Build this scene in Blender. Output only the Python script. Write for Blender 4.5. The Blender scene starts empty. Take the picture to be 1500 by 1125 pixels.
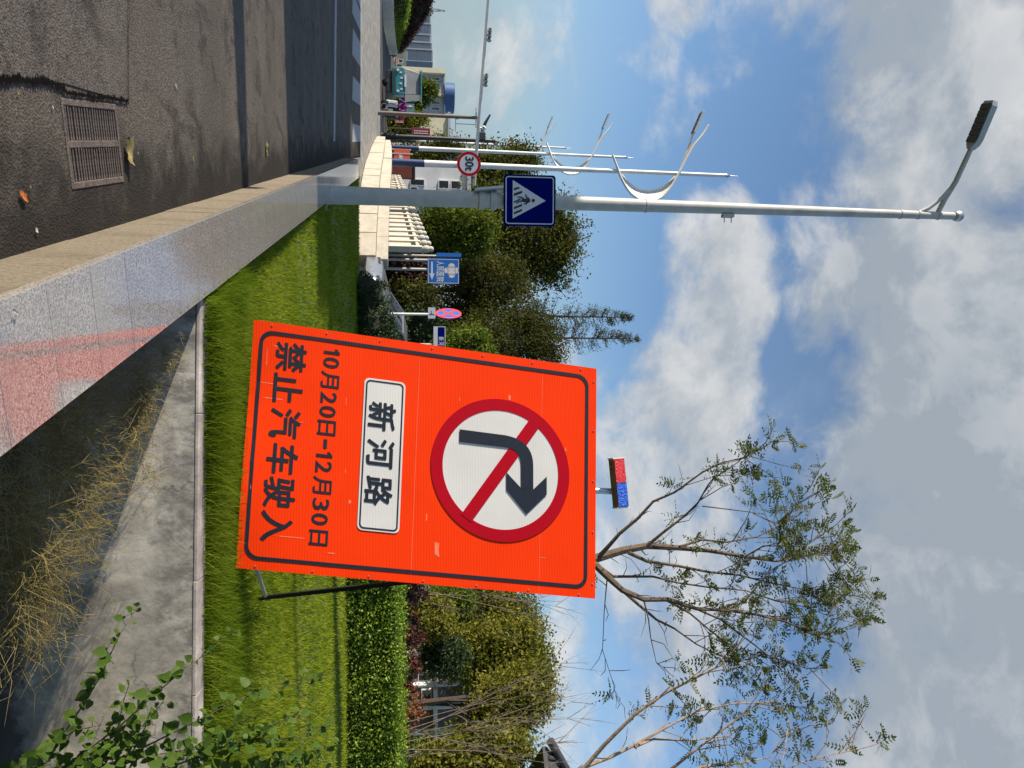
import bpy, math, random
import numpy as np
from mathutils import Vector, Matrix, Euler

random.seed(7)
RNG = np.random.default_rng(7)
sc = bpy.context.scene
COL = sc.collection
R = math.radians

# ------------------------------------------------------------------ camera
FPX, HZ, CAMZ = 1100.0, 597.0, 1.5
PITCH = math.atan((750 - HZ) / FPX)
cp, sp = math.cos(PITCH), math.sin(PITCH)
cam = bpy.data.cameras.new('camera')
cam.sensor_width = 36.0
cam.lens = 36.0 * FPX / 1500.0
cam.clip_start = 0.05
cam.clip_end = 5000
camo = bpy.data.objects.new('camera', cam)
COL.objects.link(camo)
# the phone was held on its side: picture +x is up in the world, picture +y is the world's left
camo.matrix_world = Matrix(((0, -1, 0, 0), (-sp, 0, -cp, 0), (cp, 0, -sp, CAMZ), (0, 0, 0, 1)))
sc.camera = camo

# ------------------------------------------------------------------ sun, sky, exposure
SUN = Vector((-1.0, -0.20, 0.375)).normalized()       # towards the sun
sl = bpy.data.lights.new('sun', 'SUN')
sl.energy = 4.6
sl.angle = R(0.5)
sl.color = (1.0, 0.90, 0.76)
so = bpy.data.objects.new('sun', sl)
so.rotation_euler = (-SUN).to_track_quat('-Z', 'Y').to_euler()
so.location = (-30, -10, 30)
COL.objects.link(so)
sc.view_settings.view_transform = 'Standard'
sc.view_settings.look = 'None'
sc.view_settings.gamma = 1
sc.view_settings.exposure = 0.75
sc.view_settings.use_curve_mapping = False


def ray(px, py):
    a = (px - 750) / FPX
    b = (py - 562.5) / FPX
    return Vector((b, cp - a * sp, sp + a * cp))


CAM = Vector((0, 0, CAMZ))


def G(px, py, z=0.0):
    r = ray(px, py)
    return CAM + r * ((z - CAMZ) / r.z)


def P(px, py, Y):
    r = ray(px, py)
    return CAM + r * (Y / r.y)


def PL(px, py, p0, n):
    r = ray(px, py)
    return CAM + r * ((Vector(p0) - CAM).dot(n) / r.dot(n))


world = bpy.data.worlds.new('World')
sc.world = world
world.use_nodes = True
wt = world.node_tree
wt.nodes.clear()


def N(t, kind, **kw):
    n = t.nodes.new(kind)
    for k, v in kw.items():
        setattr(n, k, v)
    return n


def math_node(t, op, a, b=None, clamp=False):
    n = N(t, 'ShaderNodeMath', operation=op, use_clamp=clamp)
    for i, v in enumerate((a, b)):
        if v is None:
            continue
        if isinstance(v, (int, float)):
            n.inputs[i].default_value = v
        else:
            t.links.new(v, n.inputs[i])
    return n.outputs[0]


def maprange(t, v, a, b, c=0.0, d=1.0, smooth=False):
    n = N(t, 'ShaderNodeMapRange')
    if smooth:
        n.interpolation_type = 'SMOOTHSTEP'
    t.links.new(v, n.inputs[0])
    for i, x in enumerate((a, b, c, d)):
        n.inputs[i + 1].default_value = x
    return n.outputs[0]


def mixcol(t, f, a, b, mode='MIX'):
    n = N(t, 'ShaderNodeMix', data_type='RGBA', blend_type=mode)
    for s, v in ((n.inputs[0], f), (n.inputs[6], a), (n.inputs[7], b)):
        if isinstance(v, (int, float)):
            s.default_value = v
        elif isinstance(v, (tuple, list)):
            s.default_value = (*v, 1.0) if len(v) == 3 else v
        else:
            t.links.new(v, s)
    return n.outputs[2]


def build_sky():
    t = wt
    sky = N(t, 'ShaderNodeTexSky', sky_type='NISHITA')
    sky.sun_disc = False
    sky.sun_elevation = math.asin(SUN.z)
    sky.sun_rotation = math.atan2(SUN.x, SUN.y)
    sky.air_density = 1.0
    sky.dust_density = 0.35
    sky.ozone_density = 2.2
    sky.altitude = 10
    tc = N(t, 'ShaderNodeTexCoord')
    d = tc.outputs['Generated']
    wp = N(t, 'ShaderNodeTexNoise')
    wp.inputs['Scale'].default_value = 3.0
    wp.inputs['Detail'].default_value = 3
    t.links.new(d, wp.inputs['Vector'])
    va = N(t, 'ShaderNodeVectorMath', operation='MULTIPLY_ADD')
    t.links.new(wp.outputs['Color'], va.inputs[0])
    va.inputs[1].default_value = (0.14, 0.14, 0.14)
    t.links.new(d, va.inputs[2])
    dw = va.outputs[0]
    sub = N(t, 'ShaderNodeVectorMath', operation='SUBTRACT')
    t.links.new(dw, sub.inputs[0])
    sub.inputs[1].default_value = (0.07, 0.07, 0.07)
    nrm = N(t, 'ShaderNodeVectorMath', operation='NORMALIZE')
    t.links.new(sub.outputs[0], nrm.inputs[0])
    dw = nrm.outputs[0]

    def fbm(vec, scale, detail, rough=0.58, off=(0, 0, 0), sq=(1, 1, 1.5)):
        m = N(t, 'ShaderNodeMapping')
        m.inputs['Location'].default_value = off
        m.inputs['Scale'].default_value = sq
        t.links.new(vec, m.inputs['Vector'])
        n = N(t, 'ShaderNodeTexNoise')
        n.inputs['Scale'].default_value = scale
        n.inputs['Detail'].default_value = detail
        n.inputs['Roughness'].default_value = rough
        t.links.new(m.outputs[0], n.inputs['Vector'])
        return n.outputs['Fac']

    # cloud banks: picture x, y, half-width in degrees, how full, how dark
    banks = [(1400, 30, 10, .50, .05), (1340, 190, 9, .44, .1), (1370, 330, 11, .44, .15), (1430, 620, 13, .55, .5), (1450, 900, 13, .55, .4),
             (1350, 470, 9, .38, .2), (1490, 330, 13, .55, .45), (1240, 560, 6, .22, .2), (1230, 420, 5, .24, .2), (1240, 110, 4, .20, .1),
             (1380, 780, 9, .42, .4), (1490, 1150, 11, .40, .2), (1340, 960, 5, .34, .3),
             (1050, 350, 4.0, .52, .05), (1030, 420, 4.5, .54, .1), (1010, 500, 4.5, .52, .15), (1040, 570, 4.5, .50, .1), (1030, 650, 5, .50, .1), (1045, 460, 4.0, .62, .1), (1035, 610, 4.0, .62, .1), (1050, 540, 3.6, .60, .1), (1045, 380, 3.5, .60, .05),
             (955, 600, 3.5, .50, .0), (950, 700, 6, .46, .1), (960, 800, 8, .46, .1), (1100, 950, 9, .36, .2), (1090, 780, 7, .30, .1),
             (1005, 5, 3.0, .46, .7), (1050, 870, 9, .42, .1), (900, 1000, 8, .28, 0), (950, 70, 3.0, .34, .1), (770, 110, 7, .26, .2),
             (1480, -150, 16, .45, .3), (1500, 1400, 16, .3, .2), (1460, 480, 13, .72, .75), (1470, 760, 13, .74, .8), (1430, 300, 10, .66, .45), (1440, 110, 11, .62, .2), (1480, 1020, 12, .70, .65), (1330, 250, 7, .50, .25), (1340, 420, 6, .46, .3), (850, 535, 4, .30, 0)]
    cov = None
    dark = None
    for (px, py, rad, s, dk) in banks:
        v = ray(px, py).normalized()
        dp = N(t, 'ShaderNodeVectorMath', operation='DOT_PRODUCT')
        t.links.new(dw, dp.inputs[0])
        dp.inputs[1].default_value = v
        w = maprange(t, dp.outputs['Value'], math.cos(R(rad * 1.25)), math.cos(R(rad * 0.25)), 0.0, s, True)
        cov = w if cov is None else math_node(t, 'MAXIMUM', cov, w)
        w2 = math_node(t, 'MULTIPLY', w, dk / max(s, .01))
        dark = w2 if dark is None else math_node(t, 'MAXIMUM', dark, w2)
    # elsewhere in the sky the same broken cloud goes on
    f1 = fbm(dw, 4.2, 9, .60)
    f2 = fbm(dw, 4.2, 9, .60, off=(-0.05, -0.012, 0.03))
    fine = fbm(dw, 11.0, 7, .62, off=(1.7, .4, 2.2))
    fw = math_node(t, 'ADD', math_node(t, 'MULTIPLY', math_node(t, 'SUBTRACT', f1, .5), 1.9), math_node(t, 'MULTIPLY', math_node(t, 'SUBTRACT', fine, .5), .55))
    dens = maprange(t, math_node(t, 'ADD', fw, cov), .10, .58, 0, 1, True)
    thin = maprange(t, fbm(dw, 1.6, 5, .5, off=(3, 1, 0)), .45, .75, 0, .22, True)
    dens = math_node(t, 'MAXIMUM', dens, thin)
    dens = math_node(t, 'MULTIPLY', dens, .93)
    # sunward side bright, far side grey
    rel = math_node(t, 'SUBTRACT', f1, f2)
    lit = maprange(t, rel, -.07, .08, 0.0, 1.0)
    f3 = fbm(dw, 2.6, 5, .5, off=(7, 2, 3))
    lit = math_node(t, 'ADD', math_node(t, 'MULTIPLY', lit, .55), maprange(t, f3, .35, .65, 0, .5))
    lit = math_node(t, 'ADD', lit, maprange(t, fbm(dw, 5.5, 6, .55, off=(4, 9, 1)), .32, .68, -.16, .16))
    lit = math_node(t, 'ADD', lit, maprange(t, fine, .3, .7, -.10, .10))
    lit = math_node(t, 'SUBTRACT', lit, math_node(t, 'MULTIPLY', dark, .52), clamp=True)
    ccol = mixcol(t, lit, (2.2, 2.5, 2.82), (4.6, 4.6, 4.55))
    b1 = N(t, 'ShaderNodeBackground')
    tint = mixcol(t, 1.0, sky.outputs[0], (0.92, 1.0, 1.06), 'MULTIPLY')
    # pale humid air low down, the same all the way round
    sep = N(t, 'ShaderNodeSeparateXYZ')
    t.links.new(d, sep.inputs[0])
    low = maprange(t, sep.outputs[2], .30, .02, 0.0, .92, True)
    tint = mixcol(t, low, tint, (2.15, 2.80, 3.10))
    t.links.new(tint, b1.inputs[0])
    b1.inputs[1].default_value = 0.10
    b2 = N(t, 'ShaderNodeBackground')
    t.links.new(ccol, b2.inputs[0])
    b2.inputs[1].default_value = 0.10
    ms = N(t, 'ShaderNodeMixShader')
    t.links.new(dens, ms.inputs[0])
    t.links.new(b1.outputs[0], ms.inputs[1])
    t.links.new(b2.outputs[0], ms.inputs[2])
    out = N(t, 'ShaderNodeOutputWorld')
    t.links.new(ms.outputs[0], out.inputs[0])


build_sky()

# ------------------------------------------------------------------ materials


def newmat(name):
    m = bpy.data.materials.new(name)
    m.use_nodes = True
    return m, m.node_tree, m.node_tree.nodes['Principled BSDF']


def noise(t, scale, detail=4, rough=.55, coord='Object', sq=(1, 1, 1)):
    tc = N(t, 'ShaderNodeTexCoord')
    mp = N(t, 'ShaderNodeMapping')
    mp.inputs['Scale'].default_value = sq
    t.links.new(tc.outputs[coord], mp.inputs['Vector'])
    n = N(t, 'ShaderNodeTexNoise')
    n.inputs['Scale'].default_value = scale
    n.inputs['Detail'].default_value = detail
    n.inputs['Roughness'].default_value = rough
    t.links.new(mp.outputs[0], n.inputs['Vector'])
    return n.outputs['Fac']


def bump(t, b, h, strength, dist=.01):
    n = N(t, 'ShaderNodeBump')
    n.inputs['Strength'].default_value = strength
    n.inputs['Distance'].default_value = dist
    t.links.new(h, n.inputs['Height'])
    t.links.new(n.outputs[0], b.inputs['Normal'])


def mul(c, k):
    return tuple(min(1, x * k) for x in c)


def mat(name, col, rough=.6, var=.15, scale=6, bmp=0.0, bscale=60, metal=0.0, spec=.5, grime=0.0):
    m, t, b = newmat(name)
    f = maprange(t, noise(t, scale, 6, .6), .3, .7)
    c = mixcol(t, f, mul(col, 1 - var), mul(col, 1 + var))
    if grime:
        g = maprange(t, noise(t, scale * .35, 8, .7), .5, .72, 0, grime, True)
        c = mixcol(t, g, c, mul(col, .35))
    t.links.new(c, b.inputs['Base Color'])
    b.inputs['Roughness'].default_value = rough
    b.inputs['Metallic'].default_value = metal
    b.inputs['Specular IOR Level'].default_value = spec
    if bmp:
        bump(t, b, noise(t, bscale, 4), bmp)
    return m


def leafmat(name, cols, rough=.55, trans=.25, spec=.3):
    m, t, b = newmat(name)
    g = N(t, 'ShaderNodeNewGeometry')
    r = N(t, 'ShaderNodeValToRGB')
    e = r.color_ramp.elements
    n = len(cols)
    e[0].position = 0
    e[0].color = (*cols[0], 1)
    e[1].position = 1
    e[1].color = (*cols[-1], 1)
    for i in range(1, n - 1):
        x = e.new(i / (n - 1))
        x.color = (*cols[i], 1)
    # clumps differ in tone as well as leaves
    f = math_node(t, 'ADD', math_node(t, 'MULTIPLY', g.outputs['Random Per Island'], .55), maprange(t, noise(t, .9, 3), .3, .7, 0, .45))
    t.links.new(f, r.inputs[0])
    t.links.new(r.outputs[0], b.inputs['Base Color'])
    b.inputs['Roughness'].default_value = rough
    b.inputs['Specular IOR Level'].default_value = spec
    if trans:
        tr = N(t, 'ShaderNodeBsdfTranslucent')
        t.links.new(mixcol(t, 1.0, r.outputs[0], (1.0, 1.15, .55), 'MULTIPLY'), tr.inputs[0])
        ms = N(t, 'ShaderNodeMixShader')
        ms.inputs[0].default_value = trans
        t.links.new(b.outputs[0], ms.inputs[1])
        t.links.new(tr.outputs[0], ms.inputs[2])
        t.links.new(ms.outputs[0], t.nodes['Material Output'].inputs[0])
    return m


def m_asphalt(name, base, patchy=.5, gutter=True):
    m, t, b = newmat(name)
    big = maprange(t, noise(t, .7, 6, .6, sq=(.4, 1.6, 1)), .35, .65, 0, 1, True)
    fine = maprange(t, noise(t, 48, 5, .75), .36, .64)
    vor = N(t, 'ShaderNodeTexVoronoi')
    vor.inputs['Scale'].default_value = 95
    tc = N(t, 'ShaderNodeTexCoord')
    t.links.new(tc.outputs['Object'], vor.inputs['Vector'])
    c = mixcol(t, fine, mul(base, .42), mul(base, 1.55))
    st = N(t, 'ShaderNodeSeparateColor')
    t.links.new(vor.outputs['Color'], st.inputs[0])
    grit = maprange(t, st.outputs[0], .72, .9, 0, .6)
    c = mixcol(t, grit, c, (.20, .185, .165))
    c = mixcol(t, math_node(t, 'MULTIPLY', big, patchy), c, mul(base, .62))
    stain = maprange(t, noise(t, 2.2, 8, .72), .52, .64, 0, .75, True)
    c = mixcol(t, stain, c, mul(base, .38))
    drip = maprange(t, noise(t, 1.6, 9, .7, sq=(3.0, .7, 1)), .55, .66, 0, .7, True)
    c = mixcol(t, drip, c, mul(base, .35))
    pale = maprange(t, noise(t, .9, 8, .65), .52, .68, 0, .45, True)
    c = mixcol(t, pale, c, mul(base, 1.35))
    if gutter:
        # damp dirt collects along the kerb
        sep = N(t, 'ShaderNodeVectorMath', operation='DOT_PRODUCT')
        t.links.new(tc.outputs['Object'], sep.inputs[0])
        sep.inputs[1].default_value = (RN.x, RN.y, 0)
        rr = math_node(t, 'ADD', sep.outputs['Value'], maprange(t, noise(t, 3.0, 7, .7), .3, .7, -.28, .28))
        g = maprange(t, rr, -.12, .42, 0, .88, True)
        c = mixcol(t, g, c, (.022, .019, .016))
    t.links.new(c, b.inputs['Base Color'])
    b.inputs['Roughness'].default_value = .85
    b.inputs['Specular IOR Level'].default_value = .12
    h = math_node(t, 'ADD', noise(t, 60, 4, .75), math_node(t, 'MULTIPLY', vor.outputs['Distance'], 1.2))
    bump(t, b, h, .38, .009)
    return m


def m_granite_polished():
    m, t, b = newmat('polished granite')
    tc = N(t, 'ShaderNodeTexCoord')
    v = N(t, 'ShaderNodeTexVoronoi')
    v.inputs['Scale'].default_value = 210
    t.links.new(tc.outputs['Object'], v.inputs['Vector'])
    s = N(t, 'ShaderNodeSeparateColor')
    t.links.new(v.outputs['Color'], s.inputs[0])
    r = N(t, 'ShaderNodeValToRGB')
    e = r.color_ramp.elements
    e[0].position, e[0].color = .0, (.09, .085, .085, 1)
    e[1].position, e[1].color = 1.0, (.56, .50, .43, 1)
    x = e.new(.22)
    x.color = (.20, .18, .16, 1)
    x = e.new(.6)
    x.color = (.36, .325, .285, 1)
    t.links.new(s.outputs[0], r.inputs[0])
    blot = maprange(t, noise(t, 1.3, 6, .6), .45, .62, 0, .35, True)
    c = mixcol(t, blot, r.outputs[0], (.27, .235, .20))
    oi = N(t, 'ShaderNodeObjectInfo')
    c = mixcol(t, maprange(t, oi.outputs['Random'], 0, 1, 0, .30), c, (.33, .31, .28), 'MIX')
    t.links.new(c, b.inputs['Base Color'])
    ro = maprange(t, noise(t, 5, 6, .6), .35, .7, .05, .11)
    t.links.new(ro, b.inputs['Roughness'])
    b.inputs['IOR'].default_value = 1.85
    b.inputs['Specular IOR Level'].default_value = .75
    bump(t, b, noise(t, 160, 3), .012, .002)
    return m


def m_granite_rough():
    m, t, b = newmat('chiselled granite')
    f = maprange(t, noise(t, 90, 4, .7, sq=(1, 1, .55)), .3, .7)
    c = mixcol(t, f, (.115, .092, .060), (.29, .238, .165))
    st = maprange(t, noise(t, 4, 8, .7, sq=(1, 1, .25)), .5, .7, 0, .55, True)
    c = mixcol(t, st, c, (.11, .085, .055))
    t.links.new(c, b.inputs['Base Color'])
    b.inputs['Roughness'].default_value = .9
    bump(t, b, noise(t, 75, 5, .7, sq=(1.2, 1.2, .5)), 1.0, .015)
    return m


def m_concrete(name, base, streak=True, smooth=.9):
    m, t, b = newmat(name)
    f = maprange(t, noise(t, 2.6, 8, .62, sq=(1.3, 1, .6)), .32, .68)
    c = mixcol(t, f, mul(base, .50), mul(base, 1.30))
    g = maprange(t, noise(t, 1.6, 10, .72, sq=(1.0, 1, .8)), .47, .66, 0, .75, True)
    c = mixcol(t, g, c, mul(base, .45))
    g = maprange(t, noise(t, 9, 8, .7), .55, .72, 0, .55, True)
    c = mixcol(t, g, c, mul(base, .4))
    g = maprange(t, noise(t, 5, 8, .7), .58, .72, 0, .5, True)
    c = mixcol(t, g, c, mul(base, 1.5))
    if streak:
        w = maprange(t, noise(t, 5.0, 6, .6, sq=(2.2, 1, .16)), .56, .72, 0, .5, True)
        c = mixcol(t, w, c, mul(base, .4))
    t.links.new(c, b.inputs['Base Color'])
    b.inputs['Roughness'].default_value = smooth
    b.inputs['Specular IOR Level'].default_value = .3
    h = math_node(t, 'ADD', math_node(t, 'MULTIPLY', noise(t, 3, 6, .55), 2.0), math_node(t, 'MULTIPLY', noise(t, 40, 3, .5), .35))
    bump(t, b, h, .30, .012)
    return m


def m_sheeting(name, col, line=.10, across=230.0, rough=.35, spec=.5):
    """retro-reflective sheeting: fine ribs and scuffs"""
    m, t, b = newmat(name)
    tc = N(t, 'ShaderNodeTexCoord')
    w = N(t, 'ShaderNodeTexWave', wave_type='BANDS', bands_direction='Z')
    w.inputs['Scale'].default_value = across / 20.0
    w.inputs['Distortion'].default_value = 0
    t.links.new(tc.outputs['Object'], w.inputs['Vector'])
    f = maprange(t, w.outputs['Fac'], .55, .95, 0, line)
    c = mixcol(t, f, col, mul(col, .45))
    f = maprange(t, noise(t, 2.2, 9, .65), .38, .66, 0, .30)
    c = mixcol(t, f, c, mul(col, .66))
    # scuffs
    s = maprange(t, noise(t, 6, 10, .75, sq=(1.0, 1, 5.0)), .68, .76, 0, .35, True)
    c = mixcol(t, s, c, mixcol(t, .35, col, (.75, .62, .55)))
    t.links.new(c, b.inputs['Base Color'])
    b.inputs['Roughness'].default_value = rough
    b.inputs['Specular IOR Level'].default_value = spec
    return m


DV = Vector((-0.307, 0.952, 0)).normalized()     # along the road
RN = Vector((DV.y, -DV.x, 0))                    # to the right of the road

M = {}
M['asphalt'] = m_asphalt('asphalt', (.125, .104, .082))
M['asphalt_patch'] = m_asphalt('asphalt patch', (.118, .100, .082), .3, False)
M['asphalt_far'] = m_asphalt('far asphalt', (.10, .10, .10), .3, False)
M['granite'] = m_granite_polished()
M['granite_rough'] = m_granite_rough()
M['concrete'] = m_concrete('wall concrete', (.54, .49, .41))
M['ditch_concrete'] = m_concrete('ditch wall concrete', (.54, .49, .405))


def dirt_band(m):
    t = m.node_tree
    b = t.nodes['Principled BSDF']
    old = b.inputs['Base Color'].links[0].from_socket
    tc = N(t, 'ShaderNodeTexCoord')
    sp3 = N(t, 'ShaderNodeSeparateXYZ')
    t.links.new(tc.outputs['Object'], sp3.inputs[0])
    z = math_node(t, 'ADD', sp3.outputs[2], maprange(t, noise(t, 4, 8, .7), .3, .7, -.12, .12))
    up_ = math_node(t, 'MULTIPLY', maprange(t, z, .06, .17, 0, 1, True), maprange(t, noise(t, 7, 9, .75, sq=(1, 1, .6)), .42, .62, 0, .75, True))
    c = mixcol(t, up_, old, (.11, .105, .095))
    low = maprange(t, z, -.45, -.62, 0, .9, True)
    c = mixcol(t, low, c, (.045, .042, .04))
    # hairline cracks
    v = N(t, 'ShaderNodeTexVoronoi', feature='DISTANCE_TO_EDGE')
    v.inputs['Scale'].default_value = 1.3
    w = N(t, 'ShaderNodeVectorMath', operation='MULTIPLY_ADD')
    nz_ = N(t, 'ShaderNodeTexNoise')
    nz_.inputs['Scale'].default_value = 5
    nz_.inputs['Detail'].default_value = 6
    t.links.new(tc.outputs['Object'], nz_.inputs['Vector'])
    t.links.new(nz_.outputs['Color'], w.inputs[0])
    w.inputs[1].default_value = (.5, .5, .5)
    t.links.new(tc.outputs['Object'], w.inputs[2])
    t.links.new(w.outputs[0], v.inputs['Vector'])
    cr = math_node(t, 'MULTIPLY', maprange(t, v.outputs['Distance'], .0, .012, .7, 0), maprange(t, noise(t, 1.2, 3), .48, .6, 0, 1))
    c = mixcol(t, cr, c, (.05, .047, .043))
    t.links.new(c, b.inputs['Base Color'])


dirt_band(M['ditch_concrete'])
M['coping'] = m_concrete('coping mortar', (.50, .44, .385), False)
M['street_concrete'] = m_concrete('street concrete', (.34, .32, .28), False)
M['mud'] = mat('mud', (.05, .045, .03), .9, .5, 4, 1.0, 12)
M['soil'] = mat('soil', (.055, .060, .020), .95, .4, 3, .8, 20)
M['lawn'] = mat('lawn ground', (.13, .15, .018), .95, .45, 5, .8, 40)
M['terrain'] = mat('terrain', (.09, .10, .05), .95, .4, .1)
M['iron'] = mat('rusty iron', (.15, .115, .092), .75, .45, 25, .5, 80, .3)
M['pit'] = mat('dark pit', (.012, .010, .009), .95, .3)
M['crack'] = mat('tar crack', (.006, .005, .005), .95, .4, 30, 0, 60, spec=.05)
M['white_line'] = mat('road paint', (.34, .34, .335), .8, .3, 18, .4, 60, grime=.7)
M['orange'] = m_sheeting('orange sheeting', (1.0, .046, .001), .28, 330, .55, .12)
M['sign_white'] = m_sheeting('white sheeting', (.74, .71, .67), .14, 330)
M['sign_red'] = m_sheeting('red sheeting', (.46, .0015, .012), .15, 330, .55, .12)
M['sign_black'] = mat('black film', (.010, .013, .022), .45, .25, 30)
M['steel'] = mat('galvanised steel', (.46, .48, .49), .38, .12, 30, .1, 90, .75)
M['black_steel'] = mat('black steel', (.012, .012, .013), .5, .3)
M['pole_grey'] = mat('grey pole paint', (.46, .45, .42), .5, .12, 6, .05, 60, grime=.3)
M['white_paint'] = mat('white paint', (.74, .73, .70), .45, .08, 4, grime=.25)
M['blue_paint'] = mat('blue paint', (.012, .035, .12), .5, .2, 8, grime=.3)
M['sign_blue'] = m_sheeting('blue sheeting', (.001, .006, .13), .0, 200, .8, .02)
M['hospital_blue'] = m_sheeting('mid blue sheeting', (.012, .13, .46), .08, 200)
M['plate_white'] = m_sheeting('white plate', (.62, .64, .68), .05, 200)
M['lamp_dark'] = mat('lamp glass dark', (.05, .05, .045), .35, .3, 20)
M['lamp_grey'] = mat('lamp grey', (.42, .44, .45), .4, .1)
M['membrane'] = mat('lamp membrane', (.62, .62, .60), .6, .06, 3)
M['stone_white'] = mat('white stone', (.50, .455, .37), .75, .12, 3, .3, 40, grime=.35)
M['stone_block'] = mat('pale stone block', (.42, .375, .30), .8, .14, 4, .4, 30, grime=.4)
M['blacky'] = mat('black cast iron', (.015, .016, .018), .45, .3)
M['silver_car'] = mat('silver car paint', (.26, .27, .29), .25, .04, 2, metal=.5)
M['glass_dark'] = mat('dark glass', (.025, .032, .04), .08, .2, spec=.8)
M['rubber'] = mat('rubber', (.02, .02, .02), .8, .3)
M['teal'] = mat('teal paint', (.02, .20, .24), .4, .15)
M['grey_screen'] = mat('grey windscreen', (.22, .23, .23), .25, .15, 3)
M['cream_wall'] = mat('cream wall', (.74, .66, .46), .85, .08, 1, grime=.2)
M['grey_wall'] = mat('grey wall', (.40, .41, .42), .85, .12, .5, grime=.2)
M['tower_wall'] = mat('tower wall', (.22, .25, .31), .8, .12, .05)  # distance haze is put into this blue-grey
M['tower_glass'] = mat('tower glass', (.09, .12, .17), .25, .4, .08)
M['tower_pale'] = mat('tower pale frame', (.40, .43, .47), .8, .1, .05)
M['white_wall'] = mat('white house wall', (.70, .71, .72), .85, .08, 1, grime=.25)
M['shady_wall'] = mat('grey wall with painted shade', (.16, .155, .14), .9, .3, 2, grime=.5)  # shade on the white garden house is put into this dark grey
M['roof_brown'] = mat('brown roof', (.22, .12, .08), .85, .2)
M['roof_tile'] = mat('dark clay tile', (.055, .055, .058), .7, .3, 8, .3, 30)
M['tank_blue'] = mat('blue drum paint', (.04, .10, .24), .4, .25, .5)
M['maroon'] = mat('maroon board', (.16, .012, .03), .5, .15)
M['banner_red'] = mat('coral banner', (.62, .09, .05), .6, .15)
M['brown_red_wall'] = mat('dark red wall', (.14, .025, .018), .8, .25)
M['pale_print'] = mat('pale print', (.62, .58, .55), .6, .1)
M['red_lens'] = mat('red lens', (.72, .010, .025), .25, .3, 90, .9, 130)
M['blue_lens'] = mat('blue lens', (.006, .10, .62), .25, .3, 90, .9, 130)
M['housing'] = mat('lamp housing', (.16, .15, .12), .45, .2, 10, metal=.4)
M['bark'] = mat('brown bark', (.105, .075, .05), .9, .35, 18, .8, 40)
M['bark_pale'] = mat('pale bark', (.27, .20, .14), .9, .3, 18, .8, 40)
M['bark_mid'] = mat('weathered post', (.16, .125, .10), .7, .2, 6)
M['bark_dark'] = mat('dark bark', (.05, .038, .028), .9, .3, 12, .6, 40)
M['twig'] = mat('bare twig', (.15, .115, .085), .9, .3, 10)
M['skin'] = mat('skin', (.50, .30, .20), .6, .08)
M['hair'] = mat('black hair', (.015, .012, .012), .6, .2)
M['purple'] = mat('purple jacket', (.16, .01, .15), .8, .2, 9)
M['trousers'] = mat('dark trousers', (.02, .02, .025), .85, .2)
M['scooter_white'] = mat('scooter white plastic', (.60, .60, .60), .35, .1)
M['red_plastic'] = mat('red plastic', (.50, .05, .05), .4, .1)
M['dry_leaf'] = mat('dry leaf', (.30, .24, .08), .7, .35, 20)
M['peel'] = mat('orange peel', (.62, .16, .03), .6, .25, 25)
M['paper'] = mat('scrap paper', (.55, .52, .45), .8, .2, 25)
M['stucco'] = mat('building stucco', (.42, .39, .34), .9, .12, .6)
M['leaf_tree'] = leafmat('locust leaf', [(.06, .075, .022), (.11, .125, .04), (.18, .19, .07)], .5, .4, .2)
M['leaf_round'] = leafmat('round tree leaf', [(.04, .06, .008), (.11, .14, .018), (.20, .22, .036)], .6, .4, .12)
M['leaf_dark'] = leafmat('broadleaf', [(.018, .026, .006), (.075, .082, .014), (.24, .21, .045)], .6, .42, .1)
M['leaf_conifer'] = leafmat('redwood needles', [(.024, .028, .008), (.068, .070, .018), (.15, .13, .038)], .6, .4, .1)
M['leaf_light'] = leafmat('light shrub leaf', [(.06, .085, .010), (.12, .16, .02), (.2, .24, .04)], .6, .35, .12)
M['leaf_olive'] = leafmat('olive leaf', [(.045, .055, .009), (.135, .14, .022), (.36, .31, .06)], .6, .4, .08)
M['leaf_hedge'] = leafmat('hedge leaf', [(.06, .10, .008), (.17, .26, .02), (.32, .40, .06)], .45, .35, .3)
M['leaf_bush'] = leafmat('dark bush leaf', [(.012, .026, .008), (.03, .055, .015), (.06, .09, .03)])
M['leaf_red'] = leafmat('red shrub leaf', [(.035, .010, .010), (.09, .022, .016), (.22, .055, .025)])
M['leaf_purple'] = leafmat('purple hedge leaf', [(.014, .006, .006), (.038, .012, .012), (.07, .022, .018)])
M['leaf_rust'] = leafmat('rusty shrub leaf', [(.10, .035, .012), (.25, .075, .025), (.30, .14, .04)])
M['leaf_creeper'] = leafmat('creeper leaf', [(.030, .062, .008), (.062, .115, .014), (.13, .18, .028)], .55, .28, .18)
M['grass'] = leafmat('grass blade', [(.070, .115, .005), (.165, .22, .010), (.33, .335, .04)], .7, .4, .08)
M['grass_long'] = leafmat('long grass blade', [(.055, .10, .004), (.12, .18, .008), (.25, .28, .035)], .7, .4, .10)
M['straw'] = leafmat('dry stalks', [(.15, .11, .03), (.32, .25, .08), (.55, .44, .19)], .7, .2)
M['stem'] = mat('creeper stem', (.09, .085, .03), .8, .3)
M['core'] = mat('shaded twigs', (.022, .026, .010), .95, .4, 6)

# ------------------------------------------------------------------ mesh helpers


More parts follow.
